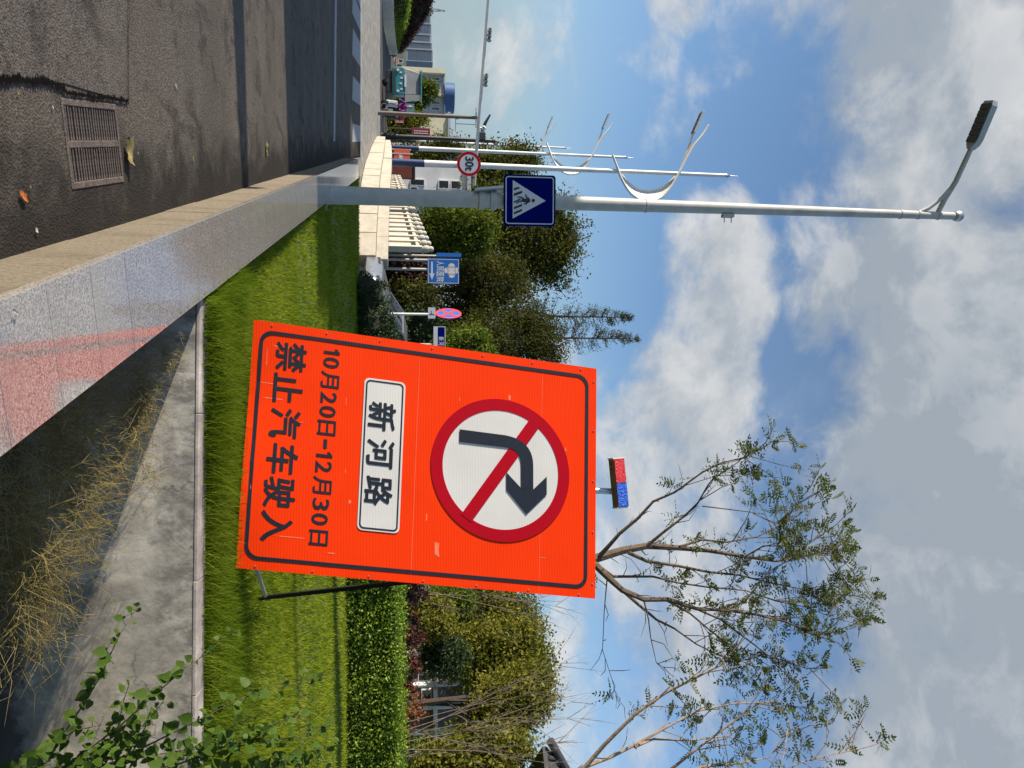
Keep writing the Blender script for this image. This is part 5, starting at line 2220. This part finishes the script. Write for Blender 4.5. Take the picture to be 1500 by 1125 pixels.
# dark understorey behind the signs
for i, (px, py, Y, a, b, mt, lab) in enumerate(((598, 400, 28, 44, 26, 'leaf_purple', 'dark brownish understorey shrub behind the hospital sign posts'),
                                                (600, 440, 27, 40, 26, 'leaf_conifer', 'dark brown-green understorey shrub behind the parked car roof'),
                                                (605, 485, 26, 42, 30, 'leaf_bush', 'dark green understorey shrub behind the no stopping sign post'),
                                                (590, 380, 34, 40, 16, 'leaf_dark', 'dark understorey shrub at the near end of the balustrade'))):
    q = P(px, py, Y)
    tree('understorey_shrub', lab, 'shrub', 'dark shrubs below the trees', (q.x, Y, 0), [ell(px, py, Y, a, b)], M[mt], 150, 55, .30, .11, .05, core=.8)
# trees by the far road
tree('street_tree', 'small leafy tree behind the purple rider and the truck', 'tree', None, (P(590, 142, 60).x, 60, 0),
     [ell(608, 138, 60, 24, 14), ell(620, 128, 60, 20, 12), ell(598, 150, 60, 22, 12)], M['leaf_round'], 150, 45, .42, .2, .1)
tree('street_tree', 'small leafy tree between the rider and the maroon board', 'tree', None, (P(590, 178, 56).x, 56, 0),
     [ell(596, 178, 56, 26, 13), ell(585, 188, 56, 20, 9), ell(610, 176, 56, 12, 7)], M['leaf_olive'], 140, 45, .36, .18, .1)
tree('street_tree', 'dark tree behind the coral banner and white posts', 'tree', None, (P(590, 225, 58).x, 58, 0),
     [ell(620, 226, 58, 46, 16), ell(650, 214, 58, 26, 12), ell(600, 236, 58, 30, 14)], M['leaf_dark'], 170, 45, .5, .2, .1)
# planter wall, green hedge and dark red hedge at the far left
pw = empty('planter_wall', (P(565, 30, 46).x, 46, 0), 'pale curved planter wall at the far left beyond the junction', 'wall')
pth = [P(565, -80, 45), P(565, -20, 45), P(565, 15, 45.5), P(565, 40, 48), P(565, 62, 54), P(565, 80, 64)]
pth = resample([Vector((p.x, p.y, 0)) for p in pth], 15)
for a, b in zip(pth, pth[1:]):
    v = b - a
    n = Vector((-v.y, v.x, 0)).normalized()
    mb = MB()
    mb.box((a + b) / 2 + n * .2 + Vector((0, 0, .34)), (v.length - .03, .4, .68), frame=(v.normalized(), n, Vector((0, 0, 1))))
    mb.build('stone_block', M['granite_far'] if 'granite_far' in M else M['pole_grey'], pw, False, .02)


def hedge_along(name, label, stops, width, m, n, size):
    """stops: (picture y, distance, picture x of the top)"""
    path = [Vector((P(600, py, Y).x, Y, P(px, py, Y).z)) for py, Y, px in stops]
    path = resample(path, 15)
    root = empty(name, (path[0].x, path[0].y, 0), label, 'hedge')
    mb = MB()
    cen = []
    k = len(path) - 1
    for a, b in zip(path, path[1:]):
        v = b - a
        v.z = 0
        nn = Vector((-v.y, v.x, 0)).normalized()
        h = (a.z + b.z) / 2
        g0, g1 = Vector((a.x, a.y, 0)), Vector((b.x, b.y, 0))
        mb.box((g0 + g1) / 2 + nn * width * .5 + Vector((0, 0, (.2 + h - .15) / 2)), (v.length + .05, width * .8, max(.2, h - .35)), frame=(v.normalized(), nn, Vector((0, 0, 1))))
        for _ in range(int(n / k)):
            t = random.random()
            hh2 = a.z + (b.z - a.z) * t
            p = g0.lerp(g1, t)
            if random.random() < .45:
                cen.append((p + nn * width * random.uniform(0, 1) + Vector((0, 0, hh2 - .06 + random.gauss(0, .05))))[:])
            else:
                cen.append((p + Vector((0, 0, random.uniform(.2, hh2))))[:])
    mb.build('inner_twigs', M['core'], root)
    o = leaf_cloud('foliage', cen, np.full(len(cen), .15), 9, size, m, root, .6)
    o['kind'] = 'stuff'
    return root


hedge_along('green_hedge', 'green clipped hedge above the planter wall at the far left',
            [(-80, 46, 601), (0, 46, 600), (15, 46.4, 599), (40, 49, 594), (60, 55, 586), (82, 66, 578)], 1.1, M['leaf_hedge'], 1500, .12)
hedge_along('dark_red_hedge', 'tall dark red hedge behind the green hedge at the far left',
            [(-80, 49, 634), (6, 49, 632), (20, 49.5, 629), (40, 52, 614), (60, 58, 600), (76, 69, 588)], 2.0, M['leaf_purple'], 2600, .13)
q = P(590, 2, 47)
tree('rust_shrub', 'rusty orange shrub tucked at the foot of the green hedge, far left', 'shrub', None, (q.x, 45.9, 0), [(q.x - .2, 45.7, .95, .5, .4, .35)], M['leaf_rust'], 40, 30, .14, .1, .03)

# trees to the right of the sign
right_trees = [
    ('broadleaf_tree', 'olive broadleaf tree directly right of the orange board', 27.5, [(715, 880, 60, 44), (755, 905, 40, 36), (690, 850, 60, 40)], 'leaf_olive'),
    ('broadleaf_tree', 'tallest olive tree behind the middle of the hedge', 25.5, [(735, 945, 62, 40), (770, 975, 40, 40), (690, 960, 50, 40)], 'leaf_olive'),
    ('broadleaf_tree', 'olive tree over the white garden house', 23.0, [(745, 1030, 52, 44), (775, 1010, 34, 34), (725, 1075, 44, 36)], 'leaf_olive'),
    ('broadleaf_tree', 'olive tree at the right edge below the tiled roof', 20.5, [(690, 1120, 58, 40), (735, 1100, 40, 28), (640, 1125, 40, 36)], 'leaf_olive'),
    ('broadleaf_tree', 'shaded dark tree behind the olive trees', 31.0, [(690, 920, 90, 70), (680, 1000, 60, 50)], 'leaf_dark'),
]
for nm, lab, Y, es, mt in right_trees:
    e_ = [ell(px, py, Y, a, b) for px, py, a, b in es]
    tree(nm, lab, 'tree', 'trees behind the clipped hedge', (e_[0][0], Y, 0), e_, M[mt], 300, 62, .34, .12, .14)
for i, (px, py, Y, lab) in enumerate(((630, 905, 20.5, 'yellow-green garden shrub with pale stems behind the hedge'), (650, 960, 21, 'low dark green shrub left of the white garden house'),
                                      (660, 880, 21.5, 'light green shrub close to the right edge of the board'))):
    e_ = ell(px, py, Y, 34, 26)
    tree('garden_shrub', lab, 'shrub', 'shrubs under the right trees', (e_[0], Y, .1), [e_], M[('leaf_olive', 'leaf_bush', 'leaf_light')[i]], 110, 50, .22, .09, .04, bark='bark_pale')
# the row of trees goes on behind the board
for i, (px, py, Y, lab) in enumerate(((700, 610, 34, 'dark tree in the gap behind the left half of the orange board'), (690, 700, 35, 'dark tree in the gap behind the middle of the orange board'),
                                      (700, 790, 34, 'dark tree in the gap behind the right half of the orange board'))):
    e_ = [ell(px, py, Y, 80, 46), ell(px - 50, py + 20, Y, 50, 40)]
    tree('broadleaf_tree', lab, 'tree', 'trees behind the orange board', (e_[0][0], Y, 0), e_, M['leaf_dark'], 200, 55, .45, .15, .16)
# white garden house behind the shrubs
Y = 27.0
xa, xb = P(620, 1000, Y).x, P(620, 1092, Y).x
za, zb_ = P(585, 1040, Y).z, P(672, 1040, Y).z
wn = [(P(0, a, Y).x, P(0, b, Y).x, P(c, 1040, Y).z, P(d, 1040, Y).z) for a, b, c, d in ((1043, 1067, 617, 632), (1012, 1030, 612, 632), (1012, 1030, 640, 658))]
gh = house('garden_house', 'white garden house with blue-dark windows half hidden behind the right shrubs', xa, xb, Y, 5, zb_, M['shady_wall'], wn, 'house', M['roof_tile'])
for py in (1003, 1036, 1072):
    mb = MB()
    q = P(620, py, Y - .5)
    mb.tube([(q.x, q.y, 0), (q.x, q.y, zb_)], .10, 10)
    mb.build('column', M['white_paint'], gh, True)
mb = MB()
mb.box(((xa + xb) / 2, Y - .4, P(637, 1040, Y).z), (xb - xa, .7, .14))
mb.build('balcony_slab', M['white_paint'], gh)


# bare-branched shrubs
def bare_shrub(label, base, tips, seed):
    rnd = random.Random(seed)
    root = empty('bare_shrub', base, label, 'shrub', 'leafless shrubs behind the hedge')
    for (tip) in tips:
        mb = MB()
        a, b = Vector(base) + Vector((rnd.uniform(-.55, .35), rnd.uniform(-.2, .2), -.25)), Vector(tip)
        mid = a.lerp(b, .5) + Vector((rnd.uniform(-.15, .15), rnd.uniform(-.2, .2), .12))
        pts = [a, a.lerp(mid, .55), mid, mid.lerp(b, .5) + Vector((rnd.uniform(-.05, .05), 0, .05)), b]
        mb.tube(pts, [.013, .011, .008, .006, .002], 5)
        L = (b - a).length
        for k in range(9):
            t = rnd.uniform(.35, .95)
            i = min(int(t * 4), 3)
            p = pts[i].lerp(pts[i + 1], t * 4 - i)
            d = ((b - a).normalized() + Vector((rnd.gauss(0, .42), rnd.gauss(0, .42), rnd.gauss(.1, .25)))).normalized()
            e_ = p + d * L * rnd.uniform(.10, .30)
            mb.tube([p, p.lerp(e_, .5) + Vector((0, 0, .02)), e_], [.007, .005, .002], 4, False)
            for _ in range(2):
                s = p.lerp(e_, rnd.uniform(.3, .8))
                d2 = (d + Vector((rnd.gauss(0, .5), rnd.gauss(0, .5), rnd.gauss(.1, .3)))).normalized()
                mb.tube([s, s + d2 * L * rnd.uniform(.05, .13)], [.0035, .0015], 3, False)
        mb.build('branch', M['twig'], root, True)


Y = 17.2
bare_shrub('leafless shrub with long slanting twigs rising from the right of the hedge', P(588, 1098, Y), [P(a, b, Y + c) for a, b, c in ((790, 1010, .3), (815, 985, -.2), (850, 958, .2), (835, 1012, .5), (860, 1018, 0), (800, 1050, -.3), (870, 1052, .1), (760, 1105, .4), (845, 1085, .2), (820, 1120, -.2))], 3)
bare_shrub('leafless shrub with pale stems right beside the orange board', P(606, 858, Y + 1), [P(a, b, Y + 1 + c) for a, b, c in ((800, 905, .2), (826, 890, 0), (790, 880, .3), (810, 868, -.2), (770, 858, .2), (700, 896, 0))], 5)

# ------------------------------------------------------------------ the thin-leaved tree behind the sign, and its neighbour
TY = 8.2


def zt3(X_, Y_):
    return 840 + X_ / 2.227, 620 + Y_ / 2.227


def pinnate(center, d, nrm, L, k, rng):
    """leaflet rows along a rachis: returns centres, directions, normals, sizes"""
    C, T, Nn, S_ = [], [], [], []
    d = d.normalized()
    b = nrm.cross(d).normalized()
    for i in range(k):
        t = (i + 1) / (k + .5)
        p = center + d * L * t - Vector((0, 0, 1)) * (L * .25 * t * t)
        for s in (-1, 1):
            dd = (d * .55 + b * s).normalized()
            ls = L * .23 * (1 - .35 * abs(t - .45))
            C.append((p + dd * ls * .55)[:])
            T.append(dd[:])
            Nn.append((nrm + Vector((rng.gauss(0, .35), rng.gauss(0, .35), rng.gauss(0, .2))))[:])
            S_.append(ls)
    C.append((center + d * L * 1.08 - Vector((0, 0, 1)) * L * .25)[:])
    T.append(d[:])
    Nn.append(nrm[:])
    S_.append(L * .22)
    return C, T, Nn, S_


def thin_tree(label, base, lines, bark, seed, Y0, leaf_from=940, twigs=7, dens=1.0, group=None):
    rng = random.Random(seed)
    root = empty('locust_tree', base, label, 'tree', group)
    trunk = MB()
    C, T, Nn, S_ = [], [], [], []
    if base is not None:
        p0 = P(*zt3(*lines[0][0][0]), Y0)
        trunk.tube([base, Vector(base).lerp(p0, .5) + Vector((.03, 0, 0)), p0], [.085, .075, .062], 8)
    for pts, r0, r1, dy in lines:
        n = len(pts)
        w = [P(*zt3(*q), Y0 + dy * (i / (n - 1)) + rng.uniform(-.02, .02)) for i, q in enumerate(pts)]
        rr_ = [r0 + (r1 - r0) * (i / (n - 1)) ** .8 for i in range(n)]
        trunk.tube(w, rr_, 7)
        tot = sum((a - b).length for a, b in zip(w, w[1:]))
        nt = int(twigs * tot * 1.55)
        for k in range(nt):
            t = rng.random() ** .5
            x = t * (n - 1)
            i = min(int(x), n - 2)
            p = w[i].lerp(w[i + 1], x - i)
            pic = 840 + (pts[i][0] + (pts[i + 1][0] - pts[i][0]) * (x - i)) / 2.227
            d0 = (w[i + 1] - w[i]).normalized()
            d = (d0 * .9 + Vector((rng.gauss(0, .55), rng.gauss(0, .55), rng.gauss(.05, .45)))).normalized()
            L = rng.uniform(.18, .62) * (1.1 if pic > leaf_from else .65)
            e_ = p + d * L + Vector((0, 0, rng.uniform(-.12, .06)))
            m_ = p.lerp(e_, .5) + Vector((rng.gauss(0, .03), rng.gauss(0, .03), .03))
            trunk.tube([p, m_, e_], [min(.006, rr_[i]), .0045, .0022], 4, False)
            if pic < leaf_from + rng.gauss(0, 30) and rng.random() < .86:
                continue
            for q in range(int(rng.uniform(3, 8) * dens)):
                s = rng.uniform(.62, 1.0)
                b_ = p.lerp(m_, s * 2) if s < .5 else m_.lerp(e_, s * 2 - 1)
                dl = (d * .6 + Vector((rng.gauss(0, .7), rng.gauss(0, .7), rng.gauss(-.15, .6)))).normalized()
                nn = Vector((rng.gauss(0, .5), rng.gauss(-.2, .5), 1)).normalized()
                nn = (nn - dl * nn.dot(dl)).normalized()
                c, t_, q_, s_ = pinnate(b_, dl, nn, rng.uniform(.09, .19), rng.randint(3, 5), rng)
                C += c
                T += t_
                Nn += q_
                S_ += s_
    trunk.build('trunk', M[bark], root, True)
    S_ = np.array(S_)
    V, F = leaf_quads(np.array(C), np.array(T), np.array(Nn), S_ * 1.35, S_ * .66)
    o = link('crown', np_mesh('crown', V, F, M['leaf_tree']), root)
    o['kind'] = 'stuff'
    return root


A = [([(40, 452), (75, 440), (160, 415), (240, 400), (340, 406), (440, 415), (560, 435), (660, 450), (780, 430), (860, 395)], .062, .004, .5),
     ([(88, 430), (115, 400), (150, 360), (210, 310), (260, 255), (330, 225), (420, 160), (480, 130), (560, 110), (650, 60)], .028, .003, -.5),
     ([(240, 400), (290, 358), (340, 320), (400, 270), (440, 200), (480, 150), (530, 140)], .020, .003, -.3),
     ([(345, 403), (420, 380), (500, 388), (600, 370), (680, 330), (740, 300)], .016, .003, .4),
     ([(180, 422), (240, 450), (340, 465), (440, 485), (540, 495), (640, 520), (740, 540), (840, 560), (900, 560)], .024, .003, .8),
     ([(40, 455), (75, 465), (110, 500), (160, 545), (230, 575), (310, 575), (400, 605), (500, 610), (600, 625), (700, 650), (780, 690), (830, 690)], .050, .004, -.4),
     ([(85, 468), (130, 500), (200, 500), (260, 500), (340, 520), (440, 535), (560, 545), (660, 580), (760, 600), (860, 640)], .020, .003, .5),
     ([(160, 545), (210, 590), (270, 640), (330, 670), (400, 720), (480, 760), (560, 780)], .022, .003, .3),
     ([(300, 575), (380, 620), (450, 680), (520, 730), (600, 760)], .016, .003, .6),
     ([(110, 505), (105, 560), (100, 620), (95, 740), (130, 850), (140, 900)], .008, .002, .2),
     ([(230, 578), (245, 640), (252, 700), (270, 780), (300, 800)], .010, .002, -.2),
     ([(400, 605), (480, 640), (560, 700), (640, 760), (760, 800), (820, 800)], .014, .003, -.5),
     ([(500, 610), (560, 580), (640, 480), (740, 430), (860, 430), (900, 470)], .012, .003, .2),
     ([(560, 435), (620, 400), (680, 400), (760, 400), (800, 370)], .010, .003, -.3),
     ([(420, 270), (500, 280), (580, 290), (660, 330), (700, 290), (735, 255)], .008, .002, -.2)]
thin_tree('sparse thin-branched tree with small leaves rising behind the orange board', Vector((P(700, 815, TY).x, TY, .25)), A, 'bark', 11, TY, leaf_from=1000, twigs=5.2, dens=1.9)
B = [([(-60, 1190), (40, 1120), (100, 1050), (200, 950), (300, 880), (400, 830), (480, 790), (560, 700)], .030, .004, -.4),
     ([(40, 1120), (120, 1090), (200, 1050), (290, 1000), (400, 940), (520, 915), (640, 910), (740, 930)], .022, .003, .3),
     ([(200, 1055), (260, 1030), (380, 1035), (500, 1020), (600, 1060)], .018, .003, .6),
     ([(240, 1190), (330, 1120), (420, 1050), (540, 960), (640, 900)], .022, .003, -.2),
     ([(300, 1190), (420, 1120), (540, 1110), (640, 1090), (700, 1000)], .018, .003, .2),
     ([(640, 1180), (730, 1110), (800, 1090), (900, 1070), (925, 1020)], .010, .002, .1),
     ([(780, 1100), (820, 1050), (835, 1000)], .006, .002, .0),
     ([(640, 905), (700, 960), (710, 1030), (660, 1080)], .008, .002, .0)]
thin_tree('second thin-leaved tree with paler branches at the right edge of the view', Vector((P(700, 1260, TY - .6).x, TY - .6, .25)), B, 'bark_pale', 23, TY - .6, leaf_from=930, twigs=3.8, dens=1.35)

# ------------------------------------------------------------------ tiled pavilion roof peeping in at the right edge
cr_ = P(800, 1093, 19.5)
PU, PV = Vector((.80, -.60, 0)), Vector((.60, .80, 0))
pv = empty('pavilion', cr_ + PU * 2.2 + PV * 2.2 + Vector((0, 0, .2 - cr_.z)), 'dark tiled pavilion roof corner with a rounded ridge end at the right edge', 'pavilion')
ap = cr_ + PU * 2.2 + PV * 2.2 + Vector((0, 0, 2.1))
cors = [cr_ + PU * (a * 4.4) + PV * (b * 4.4) for a, b in ((0, 0), (1, 0), (1, 1), (0, 1))]
mb = MB()
lo = [c + Vector((0, 0, -.10)) for c in cors]
mb.add(cors + [ap] + lo, [(0, 1, 4), (1, 2, 4), (2, 3, 4), (3, 0, 4), (5, 8, 7, 6), (0, 5, 6, 1), (1, 6, 7, 2), (2, 7, 8, 3), (3, 8, 5, 0)])
rf = mb.build('roof', M['roof_tile'], pv)
for c in cors:
    mb = MB()
    out = (c - ap)
    out.z = 0
    out.normalize()
    mb.tube([c + out * .15 + Vector((0, 0, .10)), c.lerp(ap, .25) + Vector((0, 0, .09)), ap + Vector((0, 0, .1))], [.11, .10, .09], 10)
    mb.build('ridge', M['roof_tile'], rf, True)
for (a, b) in ((0, 1), (0, 3)):
    for k in range(1, 16):
        p = cors[a].lerp(cors[b], k / 16)
        t = min(k, 16 - k) / 8
        mb = MB()
        q = p.lerp(ap.lerp(p, 0) + (p - cors[a].lerp(cors[b], .5)), .0)
        mid = cors[a].lerp(cors[b], .5)
        upv = (ap - mid) * t
        mb.tube([p + Vector((0, 0, .03)), p + upv + Vector((0, 0, .03))], .05, 6)
        mb.build('tile_roll', M['roof_tile'], rf, True)
for c in cors:
    mb = MB()
    q = c.lerp(Vector((ap.x, ap.y, c.z)), .38)
    mb.tube([(q.x, q.y, .1), (q.x, q.y, cr_.z - .05)], .11, 10)
    mb.build('column', M['bark_dark'], pv, True)

# ------------------------------------------------------------------ weeds in the ditch


def weeds(name, label, spots, n, seed, L, m):
    rng = np.random.default_rng(seed)
    Vs, Fs = [], []
    o = 0
    for (c, r, k, ln) in spots:
        for _ in range(k):
            b = np.array([c[0] + rng.normal(0, r), c[1] + rng.normal(0, r * .5), c[2] + rng.normal(0, r * .25)])
            d = rng.normal(0, 1, 3) + np.array([.25, -.1, .5])
            d /= np.linalg.norm(d)
            l = ln * rng.uniform(.4, 1.3)
            sd = np.cross(d, rng.normal(0, 1, 3))
            sd /= np.linalg.norm(sd)
            w = rng.uniform(.0008, .0016)
            p = [b, b + d * l * .5 + np.array([0, 0, .01]), b + d * l + np.array([rng.normal(0, .02), rng.normal(0, .02), -l * .18])]
            u2 = np.cross(d, sd)
            for i, (q, ww) in enumerate(zip(p, (w, w * .8, w * .3))):
                for a in (0, 2.094, 4.189):
                    Vs.append(q + (sd * math.cos(a) + u2 * math.sin(a)) * ww)
            for i in range(2):
                for a in range(3):
                    a2 = (a + 1) % 3
                    Fs.append((o + i * 3 + a, o + i * 3 + a2, o + i * 3 + 3 + a2, o + i * 3 + 3 + a))
            o += 9
            if rng.random() < .5:      # little seed spray
                e = p[2]
                for __ in range(3):
                    d2 = d + rng.normal(0, .7, 3)
                    d2 /= np.linalg.norm(d2)
                    f = e + d2 * l * rng.uniform(.12, .3)
                    for q, ww in ((e, w * .6), ((e + f) / 2, w * .5), (f, w * .2)):
                        for a in (0, 2.094, 4.189):
                            Vs.append(q + (sd * math.cos(a) + u2 * math.sin(a)) * ww)
                    for i in range(2):
                        for a in range(3):
                            a2 = (a + 1) % 3
                            Fs.append((o + i * 3 + a, o + i * 3 + a2, o + i * 3 + 3 + a2, o + i * 3 + 3 + a))
                    o += 9
    ob = link(name, np_mesh(name, np.array(Vs), np.array(Fs), m))
    ob['kind'] = 'stuff'
    return tag(ob, label, 'weeds')


def V3(px, py, Y):
    q = P(px, py, Y)
    return (q.x, q.y, q.z)


weeds('dry_weeds', 'tangle of straw-coloured dry stalks in the ditch against the concrete wall',
      [(V3(205, 570, 4.1), .10, 330, .16), (V3(190, 620, 4.0), .09, 260, .16), (V3(235, 520, 4.2), .06, 110, .15), (V3(215, 690, 4.1), .08, 70, .14)], 0, 5, .3, M['straw'])
weeds('dry_weeds', 'larger clump of yellowish dry stalks in the ditch close to the granite wall',
      [(V3(70, 660, 3.4), .13, 330, .24), (V3(100, 720, 3.5), .14, 300, .24), (V3(30, 760, 3.2), .14, 420, .22), (V3(50, 840, 3.4), .11, 300, .20), (V3(130, 790, 3.7), .08, 110, .16), (V3(10, 900, 3.3), .10, 120, .20),
       (V3(110, 640, 3.6), .16, 300, .22), (V3(60, 600, 3.3), .14, 260, .24), (V3(20, 820, 3.1), .16, 380, .24), (V3(60, 900, 3.4), .10, 160, .18), (V3(160, 660, 3.9), .10, 200, .18), (V3(140, 580, 3.7), .12, 160, .2)], 0, 8, .3, M['straw'])

# ------------------------------------------------------------------ leafy creeper hanging in from the right
lm = MB()
# heart-shaped, folded, slightly curled leaf along +X, base at origin, length 1
L2 = [(0, 0, 0), (.10, .26, .05), (.34, .40, .06), (.62, .28, .02), (.84, .12, -.03), (1, 0, -.10)]
vs = [(x, 0, -.04 * math.sin(x * 3.14) - (.10 if x > .9 else 0) * x) for x in (0, .10, .34, .62, .84, 1)]
vs += [(x - (.08 if i == 1 else 0), y, z) for i, (x, y, z) in enumerate(L2[1:5], 1)] + [(x - (.08 if i == 1 else 0), -y, z) for i, (x, y, z) in enumerate(L2[1:5], 1)]
fs = [(0, 1, 6), (1, 2, 7, 6), (2, 3, 8, 7), (3, 4, 9, 8), (4, 5, 9), (0, 10, 1), (1, 10, 11, 2), (2, 11, 12, 3), (3, 12, 13, 4), (4, 13, 5)]
lm.add(vs, fs)
leaf_me = lm.mesh('leaf', M['leaf_creeper'], True)
cr0 = P(60, 1150, 4.05)
cr_root = empty('creeper', (cr0.x, cr0.y, -.75), 'leafy green creeper with heart-shaped leaves climbing in front of the concrete wall at the right', 'plant')
stems = [([(140, 1160), (260, 1120), (350, 1085), (400, 1062), (450, 1040)], 3.85, 30), ([(60, 1165), (150, 1120), (260, 1100), (300, 1096)], 4.05, 34), ([(20, 1150), (100, 1120), (160, 1100), (210, 1085)], 4.1, 30), ([(280, 1160), (360, 1140), (440, 1105), (500, 1090)], 3.75, 26),
         ([(20, 1140), (90, 1080), (130, 1020), (150, 985), (175, 930), (200, 893), (208, 885)], 4.15, 30),
         ([(60, 1150), (140, 1090), (180, 1060), (235, 1010), (265, 985), (285, 970), (330, 935), (345, 925)], 4.10, 30),
         ([(100, 1150), (180, 1110), (250, 1075), (300, 1050), (360, 1020), (400, 1008), (440, 1000), (490, 985)], 4.0, 36),
         ([(120, 1160), (220, 1130), (310, 1105), (380, 1085), (440, 1080), (490, 1060)], 3.9, 34),
         ([(30, 1160), (60, 1110), (80, 1090), (110, 1070), (150, 1062)], 4.0, 22),
         ([(150, 1160), (190, 1110), (210, 1070), (228, 1040), (240, 1028)], 4.2, 24),
         ([(250, 1160), (330, 1130), (420, 1120), (480, 1112)], 3.8, 24),
         ([(80, 1160), (130, 1125), (170, 1080), (180, 1030), (190, 1000)], 4.2, 22),
         ([(200, 1160), (290, 1090), (330, 1070), (370, 1050)], 4.1, 20), ([(0, 1150), (40, 1125), (70, 1118)], 3.9, 12)]
rng = random.Random(9)
n_leaf = 0
sm = MB()
for pts, Y, nl in stems:
    w = [P(a, b, Y + .10 * math.sin(i * 1.3)) for i, (a, b) in enumerate(pts)]
    w = resample(w, 24)
    sm.tube(w, [.006 - .0045 * i / 23 for i in range(24)], 5)
    nl = int(nl * 1.5)
    for k in range(nl):
        t = (k + .5) / nl
        x = t * 23
        i = min(int(x), 22)
        p = w[i].lerp(w[i + 1], x - i)
        side = 1 if k % 2 else -1
        d = (Vector((side * .55 * rng.uniform(.2, 1.2) - .2, rng.gauss(-.35, .35), rng.gauss(.15, .45)))).normalized()
        pet = p + d * rng.uniform(.01, .05)
        sm.tube([p, pet], .0015, 3, False)
        tip = (d * .7 + Vector((rng.gauss(0, .35), rng.gauss(-.1, .3), rng.gauss(-.55, .35)))).normalized()
        nn = Vector((rng.gauss(-.35, .4), rng.gauss(-.55, .35), rng.gauss(.65, .3))).normalized()
        yv = nn.cross(tip).normalized()
        zv = tip.cross(yv)
        sz_ = rng.uniform(.036, .078) * (1.0 if t < .75 else .72)
        o = bpy.data.objects.new('leaf', leaf_me)
        COL.objects.link(o)
        o.parent = cr_root
        m4 = Matrix((( *(tip * sz_), 0), (*(yv * sz_), 0), (*(zv * sz_ * rng.uniform(.7, 1.6)), 0), (0, 0, 0, 1))).transposed()
        m4.translation = pet - cr_root.location
        o.matrix_basis = m4
        n_leaf += 1
sm.build('stem', M['stem'], cr_root, True)
print('creeper leaves', n_leaf, 'objects', len(bpy.data.objects))
